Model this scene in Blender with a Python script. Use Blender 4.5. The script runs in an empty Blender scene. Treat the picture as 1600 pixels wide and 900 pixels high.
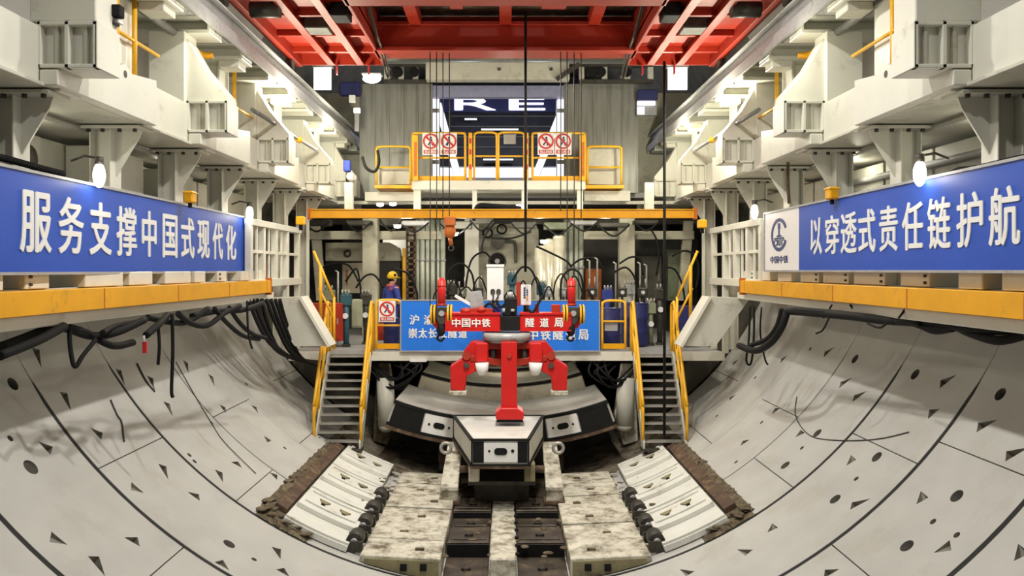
import bpy, bmesh, math, random
from mathutils import Vector, Matrix
random.seed(7)
C = bpy.context.scene.collection
SC = bpy.context.scene
F, VX, VY, ZO = 1284.0, 790.0, 422.0, 4.8     # focal length in pixels, vanishing point, camera height over the invert
R, AX = 7.0, 2.2                              # tunnel radius, tunnel axis above the camera

# ------------------------------------------------------------------ camera, light, exposure
cam = bpy.data.cameras.new('camera'); cam.sensor_width = 36; cam.lens = 36*F/1600
cam.shift_x = 10/1600; cam.shift_y = -28/1600; cam.clip_end = 300; cam.clip_start = 0.05
co = bpy.data.objects.new('camera', cam); C.objects.link(co)
co.location = (0, 0, ZO); co.rotation_euler = (math.pi/2, 0, 0); SC.camera = co
SC.view_settings.view_transform = 'Standard'; SC.view_settings.look = 'None'
SC.view_settings.gamma = 1; SC.view_settings.use_curve_mapping = False
SC.view_settings.exposure = 0.0
w = bpy.data.worlds.new('world'); SC.world = w; w.use_nodes = True
w.node_tree.nodes['Background'].inputs[0].default_value = (1, .97, .9, 1)
w.node_tree.nodes['Background'].inputs[1].default_value = 0.03
LK = 0.25
def area(x, y, z, power, sx=.5, sy=.5, col=(1, .95, .85), target=None, spread=math.pi):
    l = bpy.data.lights.new('lamp_light', 'AREA'); l.shape = 'RECTANGLE'; l.size = sx; l.size_y = sy
    l.energy = power*LK; l.color = col; l.spread = spread
    o = bpy.data.objects.new('lamp_light', l); C.objects.link(o); o.location = (x, y, z+ZO)
    if target:
        d = Vector((target[0], target[1], target[2]+ZO))-o.location
        o.rotation_euler = d.to_track_quat('-Z', 'Y').to_euler()
    return o
def point(x, y, z, power, r=.08, col=(1, .92, .78)):
    l = bpy.data.lights.new('lamp_light', 'POINT'); l.energy = power*LK; l.shadow_soft_size = r; l.color = col
    o = bpy.data.objects.new('lamp_light', l); C.objects.link(o); o.location = (x, y, z+ZO); return o
# high lamps along the crown of the tunnel
for y_, pw in ((4.0, 950), (7.6, 1250), (11.0, 1500)):
    area(0, y_, 6.3, pw, .3, .3, target=(0, y_+.6, -4), col=(1, .965, .9))
# lamps on the gantry uprights, under the crane runway
GL = (1, .95, .74)
for sx_ in (-1, 1):
    point(sx_*4.1, 12.2, 3.25, 120, .12, GL); point(sx_*4.1, 16.6, 3.1, 1000, .12, GL)
    point(sx_*4.1, 20.6, 3.2, 760, .12, GL); point(sx_*5.7, 9.6, 1.6, 30, .1, GL); point(sx_*5.7, 13.5, 1.6, 40, .1, GL)
    point(sx_*5.6, 17.2, .7, 25, .1); point(sx_*5.9, 8.6, -.8, 3, .06)
# work lamps below the upper platform, over and under the deck
for x_, y_, z_, pw in ((-2.6, 21.5, 1.0, 170), (-1.2, 22.4, 1.05, 150), (.9, 21.8, 1.1, 170), (2.6, 21.5, 1.0, 110), (-3.7, 25.5, .9, 60), (-1.3, 19.7, -2.1, 70), (1.1, 19.7, -2.1, 70), (0, 22.9, -2.2, 50)):  # lowest ones added under the deck to light the waiting segments
    point(x_, y_, z_, pw, .12)
area(0, 19.2, 4.6, 420, 1.6, .5, target=(0, 17.5, -3))
area(0, 13.4, 4.4, 560, 1.2, .4, target=(0, 17.5, -3), spread=2.0)
point(0, 21.0, 3.9, 110, .2)
for x_ in (-1.4, 1.2): point(x_, 29.5, 5.6, 420, .3, (.9, .92, 1))

# ------------------------------------------------------------------ helpers
def P(px, py, Y): return Vector(((px-VX)/F*Y, Y, -(py-VY)/F*Y))
def surf(px, py, r=R):
    u, v = (px-VX)/F, -(py-VY)/F
    a, b, c = u*u+v*v, -2*v*AX, AX*AX-r*r
    Y = (-b+math.sqrt(b*b-4*a*c))/(2*a)
    return Vector((u*Y, Y, v*Y))
def cp(r, th, y):                 # point on the tunnel circle, th from straight down in degrees, + to the right
    t = math.radians(th); return Vector((r*math.sin(t), y, AX-r*math.cos(t)))
def circ_z(x, r=R): return AX-math.sqrt(r*r-x*x)
ORD = ['first', 'second', 'third', 'fourth', 'fifth', 'sixth', 'seventh', 'eighth', 'ninth', 'tenth', 'eleventh', 'twelfth', 'thirteenth', 'fourteenth', 'fifteenth', 'sixteenth']
SIDE = {-1: 'left', 1: 'right'}
def smooth_path(pts, n=6):
    pts = [Vector(p) for p in pts]
    if len(pts) < 3: return pts
    out = []
    for i in range(len(pts)-1):
        p0 = pts[max(i-1, 0)]; p1 = pts[i]; p2 = pts[i+1]; p3 = pts[min(i+2, len(pts)-1)]
        for k in range(n):
            t = k/n
            out.append(.5*((2*p1)+(p2-p0)*t+(2*p0-5*p1+4*p2-p3)*t*t+(3*p1-p0-3*p2+p3)*t**3))
    out.append(pts[-1]); return out
class MB:
    def __init__(s): s.v = []; s.f = []; s.sm = []
    def add(s, vs, fs, smooth=False):
        b = len(s.v); s.v += [Vector(p) for p in vs]
        for q in fs: s.f.append([b+i for i in q]); s.sm.append(smooth)
        return s
    def hexa(s, p):               # p: 8 corners, bottom four then top four
        return s.add(p, [(0, 3, 2, 1), (4, 5, 6, 7), (0, 1, 5, 4), (1, 2, 6, 5), (2, 3, 7, 6), (3, 0, 4, 7)])
    def box(s, x0, x1, y0, y1, z0, z1):
        return s.hexa([(x0, y0, z0), (x1, y0, z0), (x1, y1, z0), (x0, y1, z0), (x0, y0, z1), (x1, y0, z1), (x1, y1, z1), (x0, y1, z1)])
    def sbox(s, sd, x0, x1, y0, y1, z0, z1):
        a, b = sorted((sd*x0, sd*x1)); return s.box(a, b, y0, y1, z0, z1)
    def pbox(s, px0, py0, px1, py1, Y, d):     # a box whose front face is seen at those pixels at distance Y
        a = P(px0, py1, Y); b = P(px1, py0, Y); return s.box(a.x, b.x, Y, Y+d, a.z, b.z)
    def bar(s, p, q, w, h, up=(0, 0, 1)):
        p, q = Vector(p), Vector(q); d = (q-p).normalized(); up = Vector(up)
        if abs(d.dot(up)) > .97: up = Vector((0, 1, 0))
        r = d.cross(up).normalized(); u = r.cross(d)
        r *= w/2; u *= h/2
        return s.hexa([p-r-u, p+r-u, q+r-u, q-r-u, p-r+u, p+r+u, q+r+u, q-r+u])
    def ibeam(s, p, q, w, h, t=.02, up=(0, 0, 1)):
        p, q, up_ = Vector(p), Vector(q), Vector(up); o = up_*(h/2-t/2)
        s.bar(p+o, q+o, w, t, up); s.bar(p-o, q-o, w, t, up); s.bar(p, q, t, h-2*t, up); return s
    def prism(s, poly, vec):
        n = len(poly); a = [Vector(p) for p in poly]; vec = Vector(vec)
        s.add(a+[p+vec for p in a], [tuple(range(n))[::-1], tuple(range(n, 2*n))]+[(i, (i+1) % n, n+(i+1) % n, n+i) for i in range(n)]); return s
    def tube(s, pts, r, seg=8, cap=True):
        pts = [Vector(p) for p in pts]; n = len(pts); b = []
        ref = None
        for i in range(n):
            d = (pts[min(i+1, n-1)]-pts[max(i-1, 0)]).normalized()
            if ref is None: ref = d.orthogonal().normalized()
            ref = (ref-d*ref.dot(d))
            ref = ref.normalized() if ref.length > 1e-6 else d.orthogonal().normalized()
            o = d.cross(ref); rr = r[i] if isinstance(r, (list, tuple)) else r
            b += [pts[i]+(ref*math.cos(a)+o*math.sin(a))*rr for a in [2*math.pi*k/seg for k in range(seg)]]
        fs = [(i*seg+k, i*seg+(k+1) % seg, (i+1)*seg+(k+1) % seg, (i+1)*seg+k) for i in range(n-1) for k in range(seg)]
        s.add(b, fs, True)
        if cap:
            o = len(s.v)-n*seg
            s.f.append([o+k for k in range(seg)][::-1]); s.sm.append(False)
            s.f.append([o+(n-1)*seg+k for k in range(seg)]); s.sm.append(False)
        return s
    def cyl(s, p, q, r, seg=14, r2=None): return s.tube([p, q], [r, r if r2 is None else r2], seg)
    def ring(s, c, axis, r, t, seg=20):          # torus
        axis = Vector(axis).normalized(); a = axis.orthogonal().normalized(); b = axis.cross(a); c = Vector(c)
        return s.tube([c+(a*math.cos(k*2*math.pi/seg)+b*math.sin(k*2*math.pi/seg))*r for k in range(seg+1)], t, 6, False)
    def ball(s, c, rx, ry=None, rz=None, n=8, m=12):
        ry = ry or rx; rz = rz or rx; c = Vector(c); vs = [c+Vector((0, 0, -rz))]
        for i in range(1, n):
            t = math.pi*i/n-math.pi/2
            vs += [c+Vector((rx*math.cos(t)*math.cos(2*math.pi*k/m), ry*math.cos(t)*math.sin(2*math.pi*k/m), rz*math.sin(t))) for k in range(m)]
        vs.append(c+Vector((0, 0, rz))); L = len(vs)-1
        fs = [(0, 1+(k+1) % m, 1+k) for k in range(m)]
        for i in range(n-2): fs += [(1+i*m+k, 1+i*m+(k+1) % m, 1+(i+1)*m+(k+1) % m, 1+(i+1)*m+k) for k in range(m)]
        fs += [(L, L-m+k, L-m+(k+1) % m) for k in range(m)]
        return s.add(vs, fs, True)
    def arc(s, r0, r1, t0, t1, y0, y1, step=3, cz=AX, cx=0):     # a curved plate: r0 inner, r1 outer radius, straight-down angles
        n = max(1, int(abs(t1-t0)/step+.5)); vs = []
        for i in range(n+1):
            t = math.radians(t0+(t1-t0)*i/n)
            for r, y in ((r0, y0), (r0, y1), (r1, y1), (r1, y0)): vs.append((cx+r*math.sin(t), y, cz-r*math.cos(t)))
        fs = [(0, 1, 2, 3), (4*n+3, 4*n+2, 4*n+1, 4*n)]
        for i in range(n):
            for k in range(4): fs.append((4*i+k, 4*(i+1)+k, 4*(i+1)+(k+1) % 4, 4*i+(k+1) % 4))
        return s.add(vs, fs)
    def mesh(s, name, org=(0, 0, 0)):
        me = bpy.data.meshes.new(name); o = Vector(org)
        me.from_pydata([tuple(p-o+Vector((0, 0, ZO))) if org == (0, 0, 0) else tuple(p+Vector((0, 0, ZO))-o) for p in s.v], [], s.f)
        me.polygons.foreach_set('use_smooth', s.sm)
        bm = bmesh.new(); bm.from_mesh(me); bmesh.ops.recalc_face_normals(bm, faces=bm.faces); bm.to_mesh(me); bm.free()
        return me
    def build(s, name, mat, parent=None, bevel=0):
        if parent is None:
            c = Vector((0, 0, 0))
            lo = Vector((min(p.x for p in s.v), min(p.y for p in s.v), min(p.z for p in s.v)))
            hi = Vector((max(p.x for p in s.v), max(p.y for p in s.v), max(p.z for p in s.v)))
            c = Vector(((lo.x+hi.x)/2, (lo.y+hi.y)/2, lo.z+ZO))
        else:
            c = worldloc(parent)
        me = s.mesh(name, tuple(c)); o = bpy.data.objects.new(name, me); C.objects.link(o)
        me.materials.append(mat)
        if parent is None: o.location = c
        else: o.parent = parent
        if bevel:
            b = o.modifiers.new('bevel', 'BEVEL'); b.width = bevel; b.segments = 1; b.limit_method = 'ANGLE'
        return o
def worldloc(o):
    l = Vector(o.location)
    while o.parent: o = o.parent; l += Vector(o.location)
    return l
def tag(o, label, cat, group=None):
    o['label'] = label; o['category'] = cat
    if group: o['group'] = group
    return o
def thing(name, label, cat, loc, group=None):
    o = bpy.data.objects.new(name, None); C.objects.link(o); o.empty_display_size = .2
    o.location = (loc[0], loc[1], loc[2]+ZO); return tag(o, label, cat, group)
def struct(o): o['kind'] = 'structure'; return o
# ------------------------------------------------------------------ text
_tc = {}
def text_geo(txt, bold=.0, depth=.01):
    key = (txt, depth)
    if key in _tc: return _tc[key]
    cu = bpy.data.curves.new('lettering', 'FONT'); cu.body = txt; cu.size = 1;  cu.extrude = depth
    cu.resolution_u = 3
    o = bpy.data.objects.new('lettering', cu); C.objects.link(o)
    dg = bpy.context.evaluated_depsgraph_get(); dg.update()
    me = bpy.data.meshes.new_from_object(o.evaluated_get(dg))
    vs = [v.co.copy() for v in me.vertices]; fs = [tuple(p.vertices) for p in me.polygons]
    bpy.data.objects.remove(o); bpy.data.curves.remove(cu); bpy.data.meshes.remove(me)
    x0 = min(v.x for v in vs); x1 = max(v.x for v in vs); y0 = min(v.y for v in vs); y1 = max(v.y for v in vs)
    _tc[key] = (vs, fs, x0, x1, y0, y1); return _tc[key]
def put_text(mb, txt, org, xd, zd, wdt, hgt, bold=.03, depth=.01):
    """text filling a box wdt x hgt with lower-left corner org, along xd, up zd"""
    vs, fs, x0, x1, y0, y1 = text_geo(txt, bold, depth); org = Vector(org); xd = Vector(xd).normalized(); zd = Vector(zd).normalized(); n = xd.cross(zd)
    dx = bold*hgt; k = 0
    for ox, oz in ((-dx, 0), (dx, 0), (0, dx*.6), (0, -dx*.6)):
        mb.add([org+xd*((v.x-x0)/(x1-x0)*(wdt-2*dx)+dx+ox)+zd*((v.y-y0)/(y1-y0)*hgt+oz)+n*(v.z*.6+k*.0004) for v in vs], fs); k += 1
    return mb
# ------------------------------------------------------------------ materials
def mat(name, col, rough=.5, metal=0, var=.08, vs=6, dirt=None, damt=.3, ds=3, bump=.0, bs=40, emit=0, spec=.5, stretch=None):
    m = bpy.data.materials.new(name); m.use_nodes = True; nt = m.node_tree; N = nt.nodes; L = nt.links
    b = N['Principled BSDF']; b.inputs['Roughness'].default_value = rough; b.inputs['Metallic'].default_value = metal
    b.inputs['Specular IOR Level'].default_value = spec
    tc = N.new('ShaderNodeTexCoord'); vec = tc.outputs['Object']
    if stretch:
        mp = N.new('ShaderNodeMapping'); mp.inputs['Scale'].default_value = stretch; L.new(vec, mp.inputs[0]); vec = mp.outputs[0]
    n = N.new('ShaderNodeTexNoise'); n.inputs['Scale'].default_value = vs; n.inputs['Detail'].default_value = 4; L.new(vec, n.inputs['Vector'])
    r = N.new('ShaderNodeValToRGB'); c = Vector(col)
    r.color_ramp.elements[0].position = .3; r.color_ramp.elements[1].position = .7
    r.color_ramp.elements[0].color = (*[max(0, x*(1-var)) for x in c], 1); r.color_ramp.elements[1].color = (*[min(1, x*(1+var)) for x in c], 1)
    L.new(n.outputs['Fac'], r.inputs[0]); out = r.outputs[0]
    if dirt:
        n2 = N.new('ShaderNodeTexNoise'); n2.inputs['Scale'].default_value = ds; n2.inputs['Detail'].default_value = 8; n2.inputs['Roughness'].default_value = .7
        L.new(vec, n2.inputs['Vector'])
        r2 = N.new('ShaderNodeValToRGB'); r2.color_ramp.elements[0].position = .62-damt*.4; r2.color_ramp.elements[1].position = .78-damt*.3
        L.new(n2.outputs['Fac'], r2.inputs[0])
        mx = N.new('ShaderNodeMix'); mx.data_type = 'RGBA'; L.new(r2.outputs[0], mx.inputs[0]); L.new(out, mx.inputs[6]); mx.inputs[7].default_value = (*dirt, 1); out = mx.outputs[2]
    L.new(out, b.inputs['Base Color'])
    if bump:
        n3 = N.new('ShaderNodeTexNoise'); n3.inputs['Scale'].default_value = bs; n3.inputs['Detail'].default_value = 5; L.new(vec, n3.inputs['Vector'])
        bp = N.new('ShaderNodeBump'); bp.inputs['Strength'].default_value = bump; bp.inputs['Distance'].default_value = .02; L.new(n3.outputs['Fac'], bp.inputs['Height']); L.new(bp.outputs[0], b.inputs['Normal'])
    if emit:
        b.inputs['Emission Color'].default_value = (*col, 1); b.inputs['Emission Strength'].default_value = emit
    return m
CON = mat('concrete', (.49, .485, .455), .75, var=.07, vs=1.3, dirt=(.44, .42, .37), damt=.22, ds=1.1, bump=.12, bs=30)
CON2 = mat('segment_concrete', (.62, .61, .57), .7, var=.06, vs=3, dirt=(.45, .43, .38), damt=.2, ds=2, bump=.15, bs=30)
CON3 = mat('dark_segment_concrete', (.40, .39, .36), .6, var=.08, vs=3, dirt=(.28, .27, .24), damt=.25, ds=2)
CONC = mat('cream_concrete', (.66, .62, .48), .7, var=.08, vs=3, dirt=(.4, .36, .26), damt=.25, ds=2)
VOID = mat('joint_black', (.012, .012, .012), .8)
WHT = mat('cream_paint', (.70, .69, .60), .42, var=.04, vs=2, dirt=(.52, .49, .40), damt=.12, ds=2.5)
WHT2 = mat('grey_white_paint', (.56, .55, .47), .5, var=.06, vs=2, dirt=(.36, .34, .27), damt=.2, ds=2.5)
WPL = mat('plain_white', (.8, .8, .78), .4, var=.03)
YEL = mat('yellow_paint', (.78, .37, .002), .45, var=.08, vs=3, dirt=(.5, .25, .02), damt=.1, ds=4)
YEL2 = mat('yellow_rail_paint', (.82, .43, .015), .4, var=.1, vs=5)
RED = mat('red_paint', (.35, .021, .005), .5, var=.12, vs=3, dirt=(.3, .015, .01), damt=.15, ds=3)
RED2 = mat('bright_red_paint', (.56, .012, .010), .4, var=.08, vs=3)
BLU = mat('blue_sign_sheet', (.020, .082, .47), .45, var=.06, vs=1, spec=.25)
BLU2 = mat('light_blue_sheet', (.025, .19, .76), .5, var=.05, vs=1, spec=.2)
NAVY = mat('navy_paint', (.018, .022, .12), .45, var=.15)
TEAL = mat('teal_paint', (.03, .10, .13), .45, var=.15)
BLK = mat('black_rubber', (.010, .010, .010), .7, var=.2, spec=.2)
POCKW = mat('pocket_grey', (.27, .255, .215), .8, var=.3, vs=8)  # shade inside the wedge pockets is put into this grey
POCK = mat('pocket_dark', (.07, .065, .05), .8, var=.3, vs=8)  # dark sleeves and the shade in the holes, put into one colour
DRK = mat('dark_steel', (.06, .055, .045), .5, .3, var=.3, vs=5, dirt=(.02, .018, .014), damt=.3, ds=4)
GRY = mat('grey_steel', (.38, .38, .38), .45, .1, var=.15, vs=4, dirt=(.18, .17, .15), damt=.2, ds=4)
GALV = mat('galvanised_panel', (.27, .27, .245), .4, .25, var=.28, vs=3, stretch=(3, 3, .25), dirt=(.2, .2, .18), damt=.2, ds=3)
CNDT = mat('conduit_grey', (.17, .17, .16), .5, .2, var=.15)
PIPE = mat('pipe_grey_green', (.44, .47, .39), .45, .1, var=.08)
RUST = mat('rusty_steel', (.085, .05, .03), .8, var=.35, vs=4, dirt=(.22, .15, .08), damt=.3, ds=5, bump=.5, bs=20)
MUD = mat('mud', (.10, .075, .045), .9, var=.5, vs=8, dirt=(.22, .18, .11), damt=.35, ds=5, bump=.8, bs=15)
TRK = mat('muddy_track', (.05, .037, .025), .6, var=.5, vs=2.5, dirt=(.17, .13, .085), damt=.22, ds=3.5, bump=.6, bs=15)
IMUD = mat('invert_mud_shade', (.30, .27, .21), .7, var=.3, vs=3, dirt=(.08, .06, .035), damt=.6, ds=3, bump=.5, bs=12)  # mud, with the dark shading behind the tray put into the colour
WDIRT = mat('dirty_white_plate', (.66, .63, .52), .55, var=.1, vs=3, dirt=(.14, .11, .065), damt=.46, ds=3.6, bump=.3, bs=15)
WTRAY = mat('tray_white_paint', (.72, .72, .66), .5, var=.06, vs=2, dirt=(.45, .41, .3), damt=.15, ds=3)
ORG = mat('orange_paint', (.55, .14, .02), .45, var=.15)
OLV = mat('olive_plate', (.26, .23, .12), .6, var=.2, dirt=(.12, .1, .06), damt=.3)
SIGNW = mat('sign_white', (.82, .80, .78), .5, var=.02)
SIGNR = mat('sign_red', (.6, .03, .03), .5, var=.05)
LETW = mat('letter_white', (.80, .80, .78), .5, var=.02)
LETB = mat('letter_blue', (.02, .04, .16), .5, var=.02)
SILV = mat('stair_metal', (.42, .41, .37), .45, .4, var=.15, vs=6, dirt=(.2, .19, .15), damt=.2)
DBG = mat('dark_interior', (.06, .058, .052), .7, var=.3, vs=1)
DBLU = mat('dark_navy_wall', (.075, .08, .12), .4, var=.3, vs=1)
LAMP = mat('lamp_white', (1, .96, .86), emit=9, var=0)
LAMPC = mat('lamp_cool', (.86, .89, 1), emit=1.3, var=0)
WGLOW = mat('wall_glow', (1, .97, .9), emit=1.6, var=0)
LETE = mat('letter_glow', (.95, .97, 1), emit=1.7, var=0)
SKIN = mat('skin', (.55, .33, .22), .6, var=.05)
HELM = mat('helmet_yellow', (.85, .55, .02), .3, var=.03)
CLB = mat('work_blue', (.03, .05, .28), .8, var=.15)
CLR = mat('work_red', (.5, .08, .10), .8, var=.1)
GRN = mat('dull_green', (.22, .25, .16), .5, var=.15)
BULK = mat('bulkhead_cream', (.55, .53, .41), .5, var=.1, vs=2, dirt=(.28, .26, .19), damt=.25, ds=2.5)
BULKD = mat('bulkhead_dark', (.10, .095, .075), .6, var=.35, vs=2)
# ================================================================== THE TUNNEL LINING
def bool_cut(o, cut, pm):
    if not cut.v: return
    c = cut.build('cutter', pm); m = o.modifiers.new('b', 'BOOLEAN'); m.object = c; m.operation = 'DIFFERENCE'; m.solver = 'EXACT'; m.material_mode = 'TRANSFER'
    dg = bpy.context.evaluated_depsgraph_get(); dg.update()
    me = bpy.data.meshes.new_from_object(o.evaluated_get(dg)); old = o.data
    o.modifiers.clear(); o.data = me; cm = c.data; bpy.data.objects.remove(c); bpy.data.meshes.remove(cm); bpy.data.meshes.remove(old)
def pocket(mb, p, kind, size=1.0, ang=0.0):
    """a recess cut into the concrete: round hole, or a wedge pocket deep at its flat end; ang turns it in the surface"""
    nrm = Vector((0, p.y, AX))-p; nrm.normalize(); l = Vector((0, 1, 0)); t = nrm.cross(l)
    a = math.radians(ang); d = l*math.cos(a)+t*math.sin(a); e = nrm.cross(d)
    if kind == 'o': mb.cyl(p+nrm*.05, p-nrm*.17, .088*size, 16)
    elif kind == 'g': mb.cyl(p+nrm*.05, p-nrm*.03, .10*size, 18)
    elif kind == 'd': mb.cyl(p+nrm*.05, p-nrm*.2, .042*size, 10)
    else:
        L_, w_, dp = {'w': (.20, .085, .13), 'v': (.30, .075, .12), 't': (.2, .09, .06)}[kind]; L_ *= size; w_ *= size
        tip = p-d*L_/2; b1 = p+d*L_/2+e*w_; b2 = p+d*L_/2-e*w_
        mb.add([tip+nrm*.05, b1+nrm*.05, b2+nrm*.05, tip-nrm*.004, b1-nrm*dp, b2-nrm*dp], [(0, 1, 2), (3, 5, 4), (0, 3, 4, 1), (1, 4, 5, 2), (2, 5, 3, 0)])
# recesses as read on the lining: pixel, kind, turn
PK = [(16, 685, 'd', 0), (70, 697, 'w', -60), (48, 730, 'g', 0), (92, 845, 't', 120), (205, 843, 'w', -50), (155, 885, 'v', 60),
      (150, 675, 'w', -60), (215, 765, 't', 120), (258, 738, 'v', 50), (302, 773, 'w', -60), (358, 850, 'o', 0), (397, 874, 'd', 0), (350, 884, 't', 70),
      (345, 745, 'v', 40), (368, 724, 'w', -40), (296, 711, 'd', 0), (304, 721, 'd', 0), (190, 590, 'v', 70), (105, 628, 'v', 70), (238, 600, 'v', 60), (332, 595, 'v', 50), (292, 574, 'v', 50),
      (20, 600, 'o', 0), (60, 560, 'v', 70), (265, 640, 'v', 60), (450, 770, 'w', -40), (430, 745, 'w', 40), (445, 700, 'd', 0), (418, 688, 'w', 20), (463, 740, 'w', -30), (330, 660, 'd', 0), (350, 640, 'w', 50), (385, 600, 'd', 0), (400, 640, 'w', 60),
      (1227, 727, 'o', 0), (1253, 700, 'd', 0), (1252, 677, 'w', 20), (1277, 677, 'o', 0), (1207, 823, 'w', 160), (1330, 717, 'w', 150), (1370, 714, 'o', 0), (1338, 748, 'd', 0), (1305, 780, 'o', 0), (1345, 785, 'v', 50),
      (1440, 775, 'w', 150), (1495, 775, 'o', 0), (1458, 815, 'd', 0), (1417, 853, 'o', 0), (1495, 836, 'd', 0), (1472, 858, 't', 240), (1336, 561, 'o', 0), (1430, 585, 'o', 0), (1563, 616, 'o', 0), (1590, 706, 'v', 40), (1543, 662, 'v', 35), (1296, 548, 'v', 40), (1322, 596, 'v', 40), (1344, 617, 'v', 40),
      (1482, 593, 'v', 40), (1460, 643, 't', 40), (1266, 545, 'd', 0), (1214, 640, 'w', 40), (1165, 690, 'w', 50), (1190, 660, 'd', 0), (1150, 722, 'd', 0), (1100, 755, 'w', 50), (1145, 770, 'w', 60), (1161, 861, 'v', 200), (1300, 893, 'w', 60), (1070, 893, 'v', 200), (1594, 860, 'w', 150),
      (1145, 620, 'w', 60), (1120, 650, 'd', 0), (1180, 590, 'd', 0), (1150, 565, 'w', 60), (1225, 560, 'w', 50), (435, 865, 'v', 30), (445, 895, 'w', 60), (560, 880, 'd', 0)]
PK3 = [(surf(x, y), k, a) for x, y, k, a in PK]
TH0 = 58.8
RINGS = [(2.4, [-47, -12, 35, 80, -82, 125, -125]), (4.4, [-36, 10, 47, -72, 82, 118, -110]), (6.4, [-48, -13, 30, 66, -84, 102, -122]), (8.4, [-35.5, 4, 36, 51.4, -71, 88, -108, 124]), (10.4, [-47.6, -9, 12, 48.3, -84, 86, -120, 122]),
         (12.4, [-35.6, 0, 38.4, -71, 74, -106, 110]), (14.4, [-47, -12, 47, 12, -82, 82, -118, 118]), (16.4, [-36, 0, 36, -71, 71, -106, 106]), (18.4, [-48, -12, 12, 48, -84, 84, -120, 120])]
for y0, js in RINGS:
    js = sorted(js); mb = MB(); lo_, hi_ = js[0], js[-1]
    spans = list(zip(js[:-1], js[1:]))+[(js[-1], js[0]+360)]
    wide = 1 if y0 < 14 else 0
    for a, b in spans:
        e = .07; n = max(2, int((b-a)/2)); vs = []
        for i in range(n+1):
            th = a+e+(b-a-2*e)*i/n; tt = th if th < 180 else th-360
            g = .006 if not wide else (.040 if abs(tt) < TH0-1 else (.006 if abs(tt) > TH0+1 else .016))
            for r, yy in ((R, y0+g), (R, y0+2-g), (R+.35, y0+2-g), (R+.35, y0+g)):
                q = cp(r, th, yy); vs.append(q)
        fs = [(0, 1, 2, 3), (4*n+3, 4*n+2, 4*n+1, 4*n)]
        for i in range(n):
            for k in range(4): fs.append((4*i+k, 4*(i+1)+k, 4*(i+1)+(k+1) % 4, 4*i+(k+1) % 4))
        mb.add(vs, fs)
    o = struct(mb.build('tunnel_wall', CON)); o['label'] = 'pale concrete tunnel lining ring with bolt pockets'
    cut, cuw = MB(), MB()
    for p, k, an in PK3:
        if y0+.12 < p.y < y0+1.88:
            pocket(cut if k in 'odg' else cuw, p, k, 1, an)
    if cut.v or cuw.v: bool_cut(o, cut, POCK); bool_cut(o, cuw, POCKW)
    elif y0 > 14:
        for i in range(16):
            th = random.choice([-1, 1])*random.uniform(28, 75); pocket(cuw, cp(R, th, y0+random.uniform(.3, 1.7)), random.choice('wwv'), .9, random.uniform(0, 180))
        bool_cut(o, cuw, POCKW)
for y0, js in RINGS[1:]:
    if y0 < 14: o = struct(MB().arc(R+.008, R+.1, -TH0, TH0, y0-.039, y0+.039, 2).build('trim_gasket', VOID)); o['label'] = 'black rubber gasket in the joint between two lining rings'
mb = MB(); mb.arc(R+.31, R+.36, -179.9, 179.9, 2.4, 20.4, 4)
struct(mb.build('tunnel_joint_wall', VOID))
# steel skin of the machine beyond the last ring
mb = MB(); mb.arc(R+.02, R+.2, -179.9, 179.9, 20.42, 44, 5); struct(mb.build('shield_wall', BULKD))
mb = MB(); mb.cyl((0, 44.2, AX), (0, 44.4, AX), 7.3, 48); struct(mb.build('wall_back', DBG))

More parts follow.
